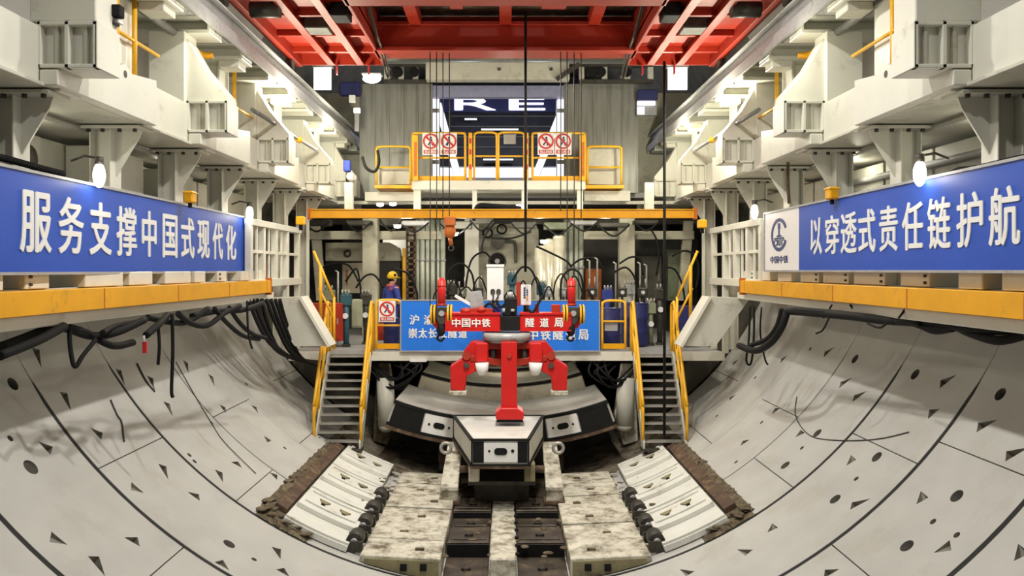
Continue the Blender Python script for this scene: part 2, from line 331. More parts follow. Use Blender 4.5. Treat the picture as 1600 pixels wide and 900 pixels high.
# ================================================================== SUPPORT GANTRIES LEFT AND RIGHT
def gantry(s):
    sd = SIDE[s]
    g = thing('support_gantry', f'white welded steel support gantry along the {sd} side of the tunnel', 'gantry', (s*5.2, 12, -.6))
    def b(x0, x1, y0, y1, z0, z1, name, m=WHT, bev=.012, par=g):
        return MB().sbox(s, x0, x1, y0, y1, z0, z1).build(name, m, par, bev)
    b(4.85, 6.3, 2.5, 17.2, -.60, -.46, 'lower_deck')
    b(4.98, 5.12, 2.5, 17.0, -.46, -.2, 'edge_beam', WHT2)
    e = 0
    for y in [2.8+i*1.13 for i in range(13)]:
        wd = random.choice((.45, .7, .8, .95)); m = MB().sbox(s, 4.90+random.choice((0, .04)), 5.35, y, y+wd, -.2, -.02); o = m.build('edge_block', WHT, g, .01)
        m = MB()
        for z in (-.07, -.15): m.cyl((s*4.935, y+.08, z), (s*4.915, y+.08, z), .018, 8)
        m.build('bolt', DRK, o)
    b(5.16, 5.30, 2.5, 15.6, .88, 1.0, 'sign_rail', GRY)
    for y in [2.5, 4.5, 6.6, 8.7, 10.8, 12.9, 15.0, 17.1, 19.2, 21.3]:
        m = MB(); x0 = 5.12; zb = -.46 if y < 17.2 else -1.86
        m.sbox(s, x0, x0+.02, y-.15, y+.15, zb, 1.83); m.sbox(s, x0+.26, x0+.28, y-.15, y+.15, zb, 1.83); m.sbox(s, x0+.02, x0+.26, y-.012, y+.012, zb, 1.83)
        po = m.build('post', WHT, g, .005)
        m = MB(); m.prism([(s*x0, y-.012, 1.83), (s*(x0-.34), y-.012, 1.83), (s*(x0-.3), y-.012, 1.72), (s*x0, y-.012, 1.22)], (0, .024, 0)); m.build('gusset', WHT, po)
        m = MB().sbox(s, 4.72, 5.5, y-.22, y+.22, 1.83, 1.87); cpn = m.build('cap_plate', WHT2, po, .006)
        m = MB()
        for dx in (0, .2, .42, .6):
            m.cyl((s*(4.8+dx), y-.16, 1.83), (s*(4.8+dx), y-.16, 1.79), .028, 8)
        m.build('bolt', DRK, po)
        m = MB().sbox(s, 4.66, 4.8, y-.1, y+.32, 1.87, 1.93); m.build('bearing_block', WHT, po, .01)
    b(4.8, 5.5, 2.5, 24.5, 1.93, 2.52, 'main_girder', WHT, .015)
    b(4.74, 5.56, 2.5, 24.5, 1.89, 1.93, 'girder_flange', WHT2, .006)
    for y in [5.2+i*2.1 for i in range(9)]:
        m = MB(); m.bar((s*5.45, y, 1.78), (s*6.4, y+1.2, 1.78), .1, .08); m.build('roof_brace', WHT2, g)
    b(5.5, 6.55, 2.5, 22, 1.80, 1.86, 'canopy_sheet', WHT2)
    for y in (3.2, 8.44, 12.4, 15.9, 19.7):
        m = MB(); x = s*4.60; m.prism([(x, y, 1.9), (x, y, 2.06), (x, y+1.3, 2.42), (x, y+1.5, 2.5), (x, y+1.7, 2.42), (x, y+2.4, 2.5), (x, y+2.4, 1.9)], (s*.19, 0, 0)); m.build('bracket_plate', WHT, g, .01)
        m = MB(); m.cyl((x-s*.004, y+1.5, 2.37), (x+s*.02, y+1.5, 2.37), .045, 12); m.build('lifting_eye', DRK, g)
    for k, y in enumerate((8.44, 12.4, 15.9, 19.7, 23.2)):
        m = MB(); m.sbox(s, 4.22, 4.82, y+.1, y+.5, 2.08, 2.56)
        for x0 in (4.20, 4.49, 4.78): m.sbox(s, x0, x0+.045, y, y+.1, 2.08, 2.56)
        m.sbox(s, 4.20, 4.82, y, y+.1, 2.08, 2.12); m.sbox(s, 4.20, 4.82, y, y+.1, 2.52, 2.56); m.sbox(s, 4.195, 4.22, y, y+.5, 2.08, 2.56)
        st = m.build('stiffened_box', WHT, g, .006)
        for x0 in (4.33, 4.63): MB().sbox(s, x0, x0+.03, y+.06, y+.1, 2.12, 2.52).build('stiffener', WHT2, st)
        if k == 0: MB().sbox(s, 4.22, 4.9, y+.02, y+.5, 2.56, 3.62).build('upright', WHT, g, .012)
        else:
            b(4.85, 5.4, y+.02, y+.5, 2.52, 3.62, 'upright', WHT, .012)
            m = MB(); m.prism([(s*4.86, y+.1, 2.56), (s*4.22, y+.1, 2.56), (s*4.22, y+.1, 2.66), (s*4.6, y+.1, 3.1), (s*4.86, y+.1, 3.55)], (0, .35, 0)); m.build('upright_gusset', WHT, g, .008)
    for y in (7.3, 10.6, 14.3, 17.8, 21.5):
        m = MB(); m.sbox(s, 4.98, 5.02, y, y+.5, 2.52, 3.62); m.sbox(s, 5.02, 5.40, y+.23, y+.27, 2.52, 3.62); m.sbox(s, 5.4, 5.44, y, y+.5, 2.52, 3.62); m.build('web_upright', WHT, g, .005)
    for i, y in enumerate([7.9+1.55*k for k in range(12)]):
        m = MB(); m.sbox(s, 4.52, 5.9, y, y+.55, 3.62, 3.68); m.sbox(s, 4.52, 5.9, y+.24, y+.28, 3.68, 3.86); m.sbox(s, 4.52, 5.9, y, y+.55, 3.86, 3.90); m.sbox(s, 4.52, 4.56, y, y+.55, 3.68, 3.86)
        o = m.build('cross_bracket', WHT, g, .006)
        if i % 2 == 0:
            m = MB(); m.sbox(s, 4.6, 4.95, y+.06, y+.46, 3.5, 3.62); m.build('bracket_foot', WHT, o, .01)
    # open side frame beyond the banner
    for y in (15.75, 16.6, 17.5, 18.4, 19.4): b(4.86, 4.98, y-.07, y+.07, -.3 if y < 17.6 else -1.86, .9, 'frame_post', WHT, .006)
    b(4.84, 5.0, 15.7, 19.5, .86, .99, 'frame_top_rail', WHT, .008)
    b(4.88, 4.95, 15.7, 19.5, .33, .39, 'frame_mid_rail', WHT, .004)
    b(4.84, 5.0, 15.7, 19.5, -.34, -.18, 'frame_bottom_rail', WHT, .008)
    for y in (16.2, 17.05, 18.0): b(4.89, 4.94, y-.025, y+.025, -.2, .88, 'frame_bar', WHT)
    # sloping end leg down to the deck
    m = MB(); Y = 17.2
    a = [P(1108, 464, Y), P(1172, 466, Y), P(1118, 541, Y), P(1063, 541, Y)]
    if s < 0: a = [Vector((-p.x-.02, p.y, p.z)) for p in a]
    m.prism(a, (0, .5, 0)); leg = m.build('sloping_leg', WHT2, g)
    m = MB(); m.bar(a[0]+Vector((0, .2, 0)), a[3]+Vector((0, .2, 0)), .62, .06, (1, 0, 0)); m.build('leg_flange', WHT, leg)
    # inner cladding at the back of the gantry
    m = MB()
    for i in range(11):
        y = 2.6+i*1.5; m.sbox(s, 6.02, 6.06, y, y+1.42, .0, 1.72)
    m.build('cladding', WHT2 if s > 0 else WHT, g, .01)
    return g
gantry(-1); gantry(1)
for s in (-1, 1):
    sd = SIDE[s]
    m = MB(); m.ibeam((s*4.62, 4.5, 4.06), (s*4.62, 27.5, 4.06), .26, .34, .03); r = m.build('runway_beam', GRY, None, .005)
    tag(r, f'grey steel crane runway beam on the {sd} gantry brackets', 'beam')
    m = MB(); m.sbox(s, 4.57, 4.67, 4.5, 27.5, 4.23, 4.3); m.build('crane_rail', DRK, r)
    m = MB(); m.sbox(s, 4.44, 4.48, 4.5, 27.5, 3.70, 3.90); m.build('busbar', GRY, r)
    # yellow monorail beam under the banner
    m = MB(); m.sbox(s, 4.74, 4.97, 2.5, 16.6, -.455, -.21)
    y_ = m.build('monorail_beam', YEL, None, .004); tag(y_, f'long yellow monorail beam under the blue banner on the {sd}', 'beam')
    for i in range(5): MB().sbox(s, 4.735, 4.745, 7.5+i*2.2, 7.52+i*2.2, -.45, -.215).build('joint_seam', ORG, y_)
    m = MB().sbox(s, 4.735, 4.98, 16.6, 16.66, -.5, -.16); m.build('end_stop', ORG, y_)
    # conduit with a yellow end
    q = (s*5.02, 8.5, 3.6); m = MB().cyl(q, (s*5.02, 13.05, 3.6), .06, 10); c = m.build('cable_conduit', CNDT); tag(c, f'grey cable conduit running high along the {sd} gantry uprights', 'conduit')
    m = MB(); m.tube(smooth_path([(s*5.02, 12.9, 3.56), (s*4.98, 13.15, 3.52), (s*4.9, 13.3, 3.48), (s*4.78, 13.4, 3.5)]), .055, 8); m.build('cable_clamp', YEL, c)
    q = (s*5.0, 15.5, 2.75); m = MB().tube([(s*4.5, 14.6, 2.85), (s*4.5, 19.5, 2.85)], .04, 8); c = m.build('cable_conduit', CNDT); tag(c, f'grey cable conduit low on the {sd} gantry, ending in a yellow clamp', 'conduit')
    m = MB(); m.ball((s*4.5, 17.9, 2.84), .08, .2, .07); m.build('cable_clamp', YEL, c)

# ================================================================== BANNERS
def banner(s, A, B, z0, z1, sd, label):
    """A near end, B far end (x, Y)"""
    A = Vector((A[0], A[1], 0)); B = Vector((B[0], B[1], 0)); d = (B-A).normalized(); n = Vector((d.y, -d.x, 0))
    if n.x*s > 0: n = -n
    t = thing('banner_sign', label, 'sign', ((A.x+B.x)/2, (A.y+B.y)/2, z0))
    def slab(u0, u1, za, zb, o0, o1, name, m):
        a = A+d*u0; b_ = A+d*u1; up = Vector((0, 0, 1))
        return MB().hexa([a+n*o0+up*za, b_+n*o0+up*za, b_+n*o1+up*za, a+n*o1+up*za, a+n*o0+up*zb, b_+n*o0+up*zb, b_+n*o1+up*zb, a+n*o1+up*zb]).build(name, m, t)
    L_ = (B-A).length
    return t, A, d, n, L_, slab
def uY(A, d, px):               # distance along the banner at a pixel column
    k = (px-VX)/F; return (k*A.y-A.x)/(d.x-k*d.y)
t, A, d, n, L_, slab = banner(-1, (-4.835, 3.2), (-5.07, 15.8), 0, 1, 'left', 'blue banner with white Chinese lettering along the left gantry')
slab(0, L_, -.02, 1.0, 0, .05, 'panel', BLU); slab(0, L_, 1.0, 1.03, -.01, .07, 'frame', GRY); slab(0, L_, -.05, -.02, -.01, .07, 'frame', GRY); slab(L_, L_+.03, -.05, 1.03, -.01, .07, 'frame', GRY)
m = MB()
for ch, p0, p1 in zip('服务支撑中国式现代化', (22, 83, 132, 175, 215, 248, 277, 303, 327, 348), (72, 123, 167, 207, 238, 271, 298, 322, 343, 364)):
    u0, u1 = uY(A, d, p0), uY(A, d, p1); put_text(m, ch, A+d*u0+n*.055+Vector((0, 0, .19)), d, (0, 0, 1), u1-u0, .62, .022)
m.build('lettering', LETW, t)
t, A, d, n, L_, slab = banner(1, (4.85, 3.2), (4.85, 15.2), 0, 1, 'right', 'blue banner with white Chinese lettering and logo along the right gantry')
uL = uY(A, d, 1253)
slab(0, uL, 0, 1.03, 0, .05, 'panel', BLU); slab(uL, L_, 0, 1.03, 0, .05, 'logo_panel', SIGNW); slab(0, L_, 1.03, 1.06, -.01, .07, 'frame', GRY); slab(0, L_, -.03, 0, -.01, .07, 'frame', GRY); slab(L_, L_+.03, -.03, 1.06, -.01, .07, 'frame', GRY)
m = MB()
for ch, p0, p1 in zip('以穿透式责任链护航', (1272, 1295, 1320, 1348, 1381, 1417, 1457, 1503, 1554), (1290, 1317, 1345, 1375, 1410, 1450, 1494, 1545, 1604)):
    u0, u1 = uY(A, d, p1), uY(A, d, p0); put_text(m, ch, A+d*u1+n*.055+Vector((0, 0, .24)), -d, (0, 0, 1), u1-u0, .56, .02)
m.build('lettering', LETW, t)
# emblem: an open ring round a rail section, letters across, small lettering below
m = MB(); c0 = A+d*uY(A, d, 1222)+n*.052+Vector((0, 0, .62)); X = -d; Z = Vector((0, 0, 1))
rx, rz = .42, .29
prev = None
for k in range(33):
    a = math.radians(25+k*310/32); o_ = c0+X*(math.cos(a)*rx)+Z*(math.sin(a)*rz); i_ = c0+X*(math.cos(a)*(rx-.09))+Z*(math.sin(a)*(rz-.06))
    if prev: m.add([prev[0], o_, i_, prev[1], prev[0]+n*.006, o_+n*.006, i_+n*.006, prev[1]+n*.006], [(0, 1, 2, 3), (4, 5, 6, 7), (0, 1, 5, 4), (3, 2, 6, 7)])
    prev = (o_, i_)
for xa, xb, za, zb in ((-.06, .06, .10, .2), (-.035, .035, -.02, .1), (-.12, .12, -.04, -.01), (-.25, .25, -.08, -.05)):
    m.prism([c0+X*xa+Z*za, c0+X*xb+Z*za, c0+X*xb+Z*zb, c0+X*xa+Z*zb], n*.006)
put_text(m, 'CREC', c0+X*-.27+Z*-.19, X, Z, .54, .10, .03)
put_text(m, '中国中铁', c0+X*-.46+Z*-.5, X, Z, .92, .13, .01)
m.build('logo', LETB, t)

# lamps and yellow boxes along the banners
def work_lamp(px, py, Y, label, pw):
    c = P(px, py, Y); t = thing('work_lamp', label, 'lamp', c)
    MB().ball(c+Vector((0, 0, .0)), .07, .07, .15).build('bulb', LAMP, t)
    s = 1 if c.x > 0 else -1
    m = MB(); m.cyl(c+Vector((0, 0, .13)), c+Vector((0, 0, .22)), .05, 10); m.tube([c+Vector((0, 0, .2)), c+Vector((s*.2, .05, .24)), c+Vector((s*.36, .05, .18))], .015, 6); m.build('holder', DRK, t)
    point(c.x-s*.12, c.y-.1, c.z-.05, pw, .07)
work_lamp(155, 274, 9.75, 'glaring white work lamp above the middle of the left banner', 22)
work_lamp(390, 334, 15.6, 'small white work lamp past the far end of the left banner', 14)
work_lamp(1437, 271, 9.4, 'glaring white work lamp above the middle of the right banner', 22)
work_lamp(1179, 331, 15.6, 'small white work lamp past the far end of the right banner', 14)
for px, py, Y, l in ((297, 308, 12.4, 'yellow junction box hanging over the top edge of the left banner'), (1300, 302, 11.9, 'yellow junction box hanging over the top edge of the right banner')):
    c = P(px, py, Y); t = thing('junction_box', l, 'box', c)
    MB().box(c.x-.07, c.x+.07, c.y-.1, c.y+.1, c.z-.09, c.z+.09).build('housing', YEL, t, .02)
    MB().box(c.x-.08, c.x+.08, c.y-.11, c.y+.11, c.z+.05, c.z+.075).build('lid', YEL2, t, .008)
    MB().cyl((c.x, c.y, c.z-.16), (c.x, c.y, c.z-.09), .03, 8).build('cable_gland', BLK, t)
for px, py, Y, l in ((470, 345, 17.6, 'yellow junction box on the far left side frame'), (1097, 350, 17.6, 'yellow junction box on the far right side frame')):
    c = P(px, py, Y); t = thing('junction_box', l, 'box', c)
    MB().box(c.x-.09, c.x+.09, c.y-.1, c.y+.1, c.z-.09, c.z+.09).build('housing', YEL, t, .02); MB().cyl((c.x, c.y, c.z-.2), (c.x, c.y, c.z-.09), .04, 8).build('cable_gland', BLK, t)
# corrugated hose lying on the near part of each banner
for s, pts in ((-1, [(0, 243, 8.0), (12, 246, 8.1), (40, 252, 8.35), (90, 266, 8.9), (125, 275, 9.3)]), (1, [(1600, 245, 7.75), (1560, 252, 8.05), (1500, 266, 8.7), (1470, 270, 9.1), (1452, 282, 9.3)])):
    pp = smooth_path([P(*q)+Vector((s*.18, 0, .02)) for q in pts], 5); m = MB(); m.tube(pp, .03, 8)
    for a, b in zip(pp[:-1], pp[1:]):
        for k in range(3): m.ring(a.lerp(b, k/3), b-a, .032, .008, 8)
    o = m.build('corrugated_hose', BLK); tag(o, f'black corrugated hose lying along the top of the {SIDE[s]} banner', 'hose')
# black floodlight on the left upright
c = P(177, 25, 8.85); t = thing('floodlight', 'black floodlight with white bracket high on the left upright', 'floodlight', c)
MB().pbox(168, 6, 187, 25, 8.8, .12).build('housing', BLK, t, .01); MB().pbox(170, 28, 186, 36, 8.85, .1).build('bracket', WPL, t, .01); MB().cyl(P(178, 40, 8.87), P(178, 34, 8.87), .06, 10).build('base', DRK, t)
# yellow handrails on the girders
for s in (-1, 1):
    t = thing('hand_rail', f'yellow handrail standing on the {SIDE[s]} main girder', 'railing', (s*4.92, 10, 2.52))
    for y in (10.35, 10.85) if s < 0 else (10.4,): MB().cyl((s*4.9, y, 2.45), (s*4.9, y, 3.6), .035, 8).build('post', YEL2, t)
    for z in (3.02,): MB().cyl((s*4.9, 9.95, z), (s*4.9, 11.6, z), .025, 8).build('rail', YEL2, t)
    t = thing('hand_rail', f'yellow handrail farther along the {SIDE[s]} girder', 'railing', (s*4.92, 15, 2.52))
    MB().cyl((s*4.9, 14.85, 2.5), (s*4.9, 14.85, 3.6), .035, 8).build('post', YEL2, t); MB().cyl((s*4.9, 14.6, 2.95), (s*4.9, 16.2, 2.95), .025, 8).build('rail', YEL2, t)

# cabinets and gear inside the gantries, seen between the posts
def cabinet(x0, x1, y0, y1, z0, z1, name, label, cat, m, handle=True):
    t = thing(name, label, cat, ((x0+x1)/2, (y0+y1)/2, z0)); s = 1 if x0 > 0 else -1
    MB().box(x0, x1, y0, y1, z0, z1).build('body', m, t, .01); xi = x0 if s > 0 else x1
    MB().box(min(xi, xi-s*.02), max(xi, xi-s*.02), y0+.05, y1-.05, z0+.05, z1-.05).build('door', m, t, .006)
    if handle: MB().box(min(xi-s*.02, xi-s*.05), max(xi-s*.02, xi-s*.05), y0+.1, y0+.13, (z0+z1)/2-.07, (z0+z1)/2+.07).build('handle', DRK, t)
    return t
cabinet(-6.0, -5.55, 11.2, 12.6, -.44, 1.7, 'electrical_cabinet', 'tall pale electrical cabinet behind the left banner, third bay', 'cabinet', WHT)
cabinet(-6.0, -5.55, 13.4, 14.6, -.44, 1.65, 'electrical_cabinet', 'tall pale electrical cabinet behind the left banner, fourth bay', 'cabinet', WHT)
t = thing('valve_door', 'white hatch panel with valve pipes in the left gantry bay', 'hatch', (-5.95, 9.6, .5))
MB().box(-5.98, -5.93, 9.0, 10.5, .5, 1.7).build('panel', WHT, t, .01)
m = MB(); m.tube(smooth_path([(-5.88, 9.3, 1.6), (-5.86, 9.4, 1.4), (-5.85, 9.42, 1.0), (-5.85, 9.4, .6)]), .025, 8); m.tube(smooth_path([(-5.88, 9.7, 1.6), (-5.84, 9.9, 1.4), (-5.84, 9.95, 1.0), (-5.86, 9.8, .6)]), .03, 8); m.build('pipe', GRY, t)
MB().ball((-5.86, 10.1, 1.35), .09, .13, .2).build('valve', DRK, t)
cabinet(5.6, 6.0, 15.9, 16.8, -.44, .35, 'red_cabinet', 'red cabinet behind the side frame on the right gantry', 'cabinet', RED)
cabinet(5.6, 6.0, 18.2, 19.0, -.44, .5, 'red_cabinet', 'dark red tall cabinet at the far end of the right side frame', 'cabinet', RED)
cabinet(-6.0, -5.6, 16.0, 16.8, -.44, .3, 'red_cabinet', 'red cabinet behind the side frame on the left gantry', 'cabinet', RED)
t = thing('timber_prop', 'orange-brown leaning board behind the left side frame', 'board', (-5.3, 18, -.3)); MB().bar((-5.3, 17.9, -.2), (-5.4, 18.1, .75), .2, .04).build('board', ORG, t)
for (px, py) in ((1410, 248),):
    c = P(px, py, 11.6); c.x = 5.7; c.y = 11.8; c.z = 1.66; t = thing('tube_lamp', 'short glowing lamp under the right gantry canopy', 'lamp', c); MB().box(c.x-.06, c.x+.06, c.y-.3, c.y+.3, c.z-.03, c.z+.03).build('tube', LAMP, t, .02); MB().box(c.x-.08, c.x+.08, c.y-.32, c.y+.32, c.z+.03, c.z+.06).build('housing', WPL, t)
for k, (y, z) in enumerate(((9, 1.45), (9, 1.25))):
    o = MB().tube([(5.95, 6, z), (5.95, 15, z+.05)], .05, 8).build('service_pipe', GRY); tag(o, f'grey service pipe inside the right gantry, {"upper" if k == 0 else "lower"} of two', 'pipe')
for s, pts, px in ((1, [(1118, 395), (1118, 440)], 1), (-1, [(452, 395), (452, 440)], 1)): pass
# ================================================================== RED SEGMENT CRANE OVERHEAD
cr = thing('overhead_crane', 'red overhead segment crane bridging both runway beams', 'crane', (0, 15.5, 4.3))
m = MB(); m.box(-2.75, 2.75, 17.0, 17.05, 4.62, 5.06); m.box(-2.75, 2.75, 17.5, 17.55, 4.62, 5.4); m.box(-2.75, 2.75, 16.95, 17.6, 4.53, 4.62); m.box(-2.75, 2.75, 16.95, 17.6, 5.06, 5.14); m.build('rear_girder', RED, cr, .008)
m = MB(); m.box(-2.75, 2.75, 13.5, 14.1, 4.53, 4.6); m.box(-2.75, 2.75, 13.55, 13.6, 4.6, 5.3); m.box(-2.75, 2.75, 14.0, 14.05, 4.6, 5.3); m.build('front_girder', RED, cr, .008)
for x in (-1.86, 0.0, 1.82): MB().box(x-.12, x+.12, 14.1, 17.0, 5.06, 5.3).build('joist', RED, cr, .008)
for x in (-.93, .9): MB().box(x-.12-(.1 if x > 0 else 0), x+.12+(.12 if x > 0 else 0), 14.1, 15.6, 4.95, 5.3).build('joist_stub', RED, cr, .008)
MB().box(-2.75, 2.75, 14.0, 17.6, 5.42, 5.5).build('deck_plate', RUST, cr)
for s in (-1, 1):
    m = MB(); m.sbox(s, 2.66, 4.66, 12.9, 18.2, 4.74, 4.80); m.sbox(s, 2.66, 2.72, 12.9, 18.2, 4.53, 5.35); m.sbox(s, 4.50, 4.66, 12.9, 18.2, 4.5, 5.35); m.sbox(s, 2.66, 4.66, 18.14, 18.2, 4.53, 5.3)
    e = m.build('end_carriage', RED, cr, .008)
    for x in (3.2, 3.85): MB().ibeam((s*x, 12.9, 4.64), (s*x, 18.15, 4.64), .16, .22, .03).build('underside_rail', RED, e, .005)
    for y in (13.6, 14.9, 16.2, 17.4): MB().sbox(s, 2.72, 4.5, y, y+.1, 4.62, 4.74).build('cross_rib', RED, e, .006)
    for y in (13.4, 17.6):
        m = MB(); m.cyl((s*4.55, y, 4.42), (s*4.69, y, 4.42), .13, 18); m.build('wheel', DRK, e)
    MB().sbox(s, 3.3, 3.75, 15.25, 15.75, 4.5, 4.74).build('drive_motor', DRK, e, .02)
    m = MB(); m.cyl((s*3.9, 14.2, 4.5), (s*4.4, 14.2, 4.5), .14, 14); m.build('drive_motor', DRK, e)
    m = MB().sbox(s, 2.8, 3.1, 14.5, 15.0, 4.5, 4.74); m.build('brake_box', BLK, e, .02)
    m = MB()
    for x in (3.0, 3.7): m.sbox(s, x, x+.02, 18.0, 18.14, 4.3, 4.53)
    m.build('lug', RED2, e)
    for k in range(2):
        m = MB(); x = 2.55+.06*k; m.tube(smooth_path([(s*x, 15, 5.1), (s*x, 16.2, 4.7+.1*k), (s*x, 17.4, 4.5), (s*(x-.03), 17.9, 4.2), (s*x, 18.3, 4.42)]), .022, 6); m.build('cable', DRK, cr)
t = thing('cable_reel', 'red cable reel hanging beside the left end of the crane', 'reel', (-4.75, 13.2, 4.35))
m = MB(); c = Vector((-4.62, 13.4, 5.15))
for dx in (-.12, .12): m.ring(c+Vector((dx, 0, 0)), (1, .25, 0), .42, .03, 24)
for k in range(6):
    a = k*math.pi/3; m.bar(c+Vector((-.12, 0, 0)), c+Vector((-.12, math.cos(a)*.42, math.sin(a)*.42)), .03, .03)
m.build('rim', RED2, t); MB().cyl(c+Vector((-.13, 0, 0)), c+Vector((.13, 0, 0)), .2, 16).build('cable_drum', BLK, t); MB().bar(c+Vector((0, 0, -.8)), c, .1, .1).build('bracket', RED, t)
# hoist ropes and hanging cables
def rope(px, py0, py1, Y, r, name, label, cat, group=None, m=DRK):
    o = MB().tube([P(px, py0, Y), P(px, (py0+py1)/2, Y)+Vector((.004, 0, 0)), P(px, py1, Y)], r, 6).build(name, m); tag(o, label, cat, group); return o
for i, (px, y1) in enumerate(((672, 478), (682, 480), (692, 340), (702, 338))):
    rope(px, 52, y1, 17.06+.03*i, .011, 'hoist_rope', f'thin steel hoist rope left of centre, {ORD[i]} from the left of its bundle of four', 'rope')
for i, (px, y1) in enumerate(((876, 330), (886, 430), (897, 430), (908, 340))):
    rope(px, 52, y1, 17.06+.03*i, .011, 'hoist_rope', f'thin steel hoist rope right of centre, {ORD[i]} from the left of its bundle of four', 'rope')
rope(821, 20, 425, 16.6, .028, 'hanging_cable', 'thick dark cable hanging in mid-air in front of the upper gate', 'cable', None, BLK)
rope(1038, 96, 686, 17.0, .03, 'hanging_cable', 'long dark cable hanging down over the right stairs', 'cable', None, BLK)

# ================================================================== UPPER BULKHEAD, LIT OPENING AND PLATFORM
YB = 24.5
for a, b_, l in ((563, 675, 'left'), (882, 996, 'right')):
    x0, x1 = P(a, 0, YB).x, P(b_, 0, YB).x; m = MB(); m.box(x0, x1, YB, YB+.25, 2.3, 5.55)
    n_ = 5; 
    for i in range(n_+1):
        x = x0+(x1-x0)*i/n_; m.box(x-.02, x+.02, YB-.03, YB, 2.3, 5.55)
    o = struct(m.build('wall_panel_'+l, GALV, None, .004))
MB_ = MB(); MB_.box(P(675, 0, YB).x, P(882, 0, YB).x, YB, YB+.3, 5.16, 5.5); o = tag(MB_.build('header_light_beam', mat('header_blue', (.30, .31, .48), .4)), 'blue-grey header beam over the lit opening', 'beam')
for s, px in ((-1, (675, 684)), (1, (872, 882))):
    x0, x1 = P(px[0], 0, YB).x, P(px[1], 0, YB).x; t = thing('light_column', f'cool white light strip column at the {SIDE[s]} edge of the opening', 'lamp', ((x0+x1)/2, YB+.3, 2.6))
    MB().box(x0, x1, YB+.3, YB+.4, 2.6, 5.15).build('diffuser', LAMPC, t)
    m = MB()
    for z in (3.2, 4.0, 4.75): m.box(x0-.02, x1+.02, YB+.27, YB+.3, z, z+.12)
    m.build('bracket', GRY, t); MB().box(x0-.03, x1+.03, YB+.4, YB+.5, 2.6, 5.16).build('housing', GRY, t)
YR = 33.0
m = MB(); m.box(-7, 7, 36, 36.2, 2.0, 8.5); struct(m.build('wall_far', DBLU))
m = MB(); m.box(-6.5, 6.5, 25, 36, 2.2, 2.35); struct(m.build('floor_upper', GRY))
t = thing('glowing_sign', 'navy sign board with glowing white letters seen through the upper opening', 'sign', (0, YR, 5.6))
MB().box(-6.2, 6.2, YR, YR+.15, 6.35, 7.25).build('board', NAVY, t)
m = MB()
for ch, a, b_ in (('C', 627, 687), ('R', 710, 775), ('E', 795, 852), ('C', 874, 936), ('G', 958, 1024)):
    q = P(a, 172, YR); put_text(m, ch, q+Vector((0, -.03, 0)), (1, 0, 0), (0, 0, 1), P(b_, 0, YR).x-q.x, .49, .045)
m.build('lettering', LETE, t)
for s, a, b_ in ((-1, (684, 162), (714, 270)), (1, (884, 158), (838, 272))):
    p, q = P(*a, 32), P(*b_, 32); t = thing('light_bar', f'slanted white light bar on the {SIDE[s]} inside the opening', 'lamp', q)
    MB().bar(p, q, .26, .06, (0, 1, 0)).build('diffuser', LAMPC, t); MB().bar(p+Vector((0, .07, 0)), q+Vector((0, .07, 0)), .3, .06, (0, 1, 0)).build('housing', GRY, t)
t = thing('glowing_wall_base', 'white wall skirting made to glow low inside the opening', 'lamp', (0, 32.4, 3.55)); MB().pbox(684, 262, 876, 277, 32.4, .1).build('diffuser', LAMPC, t); MB().box(-3, 2.6, 32.5, 32.7, 3.5, 4.1).build('housing', GRY, t)  # lit white wall base, its brightness put in as glow
for px0, px1, py, l in ((752, 810, 202, 'upper wide'), (755, 802, 249, 'lower'), (726, 745, 186, 'left short')):
    t = thing('tube_light', f'{l} white light tube on the dark far wall', 'lamp', P((px0+px1)/2, py, 35)); MB().pbox(px0, py-1.1, px1, py+1.1, 35, .06).build('tube', LAMPC, t); MB().pbox(px0-2, py-3, px1+2, py+3, 35.07, .1).build('housing', DRK, t)
t = thing('notice_board', 'small pale notice hanging behind the right leaf of the upper gate', 'notice', P(797, 225, 23.2)); MB().pbox(787, 211, 806, 225, 23.2, .03).build('sheet', SIGNW, t); MB().pbox(786, 209, 807, 211, 23.19, .05).build('top_bar', GRY, t)
m = MB()
for i in range(7): m.box(-2.4, 2.2, 35.9, 35.95, 4.0+i*.45, 4.05+i*.45)
o = tag(m.build('wall_slat', GRY), 'thin horizontal slats on the dark far wall', 'slats')
# roof beams over the bulkhead
m = MB(); m.pbox(665, 97, 890, 124, 23.4, .4); o = m.build('roof_beam', WHT2, None, .01); tag(o, 'long pale roof beam over the lit opening', 'beam')
m = MB()
for px in (780, 861): m.cyl(P(px, 108, 23.4), P(px, 108, 23.36), .05, 10)
m.build('bolt_hole', DRK, o)
m = MB(); m.pbox(560, 82, 1000, 95, 25.5, .4); tag(m.build('roof_beam', WHT2, None, .01), 'pale beam directly beneath the red crane, farthest back', 'beam')
for a, b_, l in ((600, 672, 'left'), (905, 1020, 'right')):
    t = thing('trolley_frame', f'dark travelling frame with rollers over the {l} bulkhead panel', 'frame', P((a+b_)/2, 128, 23.8))
    MB().pbox(a, 100, b_, 104, 23.8, .2).build('top_bar', DRK, t); MB().pbox(a, 124, b_, 129, 23.8, .2).build('bottom_bar', DRK, t)
    for k in range(4): MB().pbox(a+(b_-a)*k/3.2, 104, a+(b_-a)*k/3.2+8, 124, 23.85, .15).build('upright', WHT2, t)
    for k in (.3, .65): q = P(a+(b_-a)*k, 112, 23.75); MB().cyl(q, q+Vector((0, .15, 0)), .14, 14).build('roller', BLK, t)
    MB().pbox(a+12, 106, a+28, 118, 23.7, .1).build('motor', BLK, t, .01)
o = MB().bar(P(870, 124, 23.3), P(905, 100, 23.3), .12, .12).build('diagonal_strut', DRK); tag(o, 'dark diagonal strut at the top of the right bulkhead panel', 'strut')
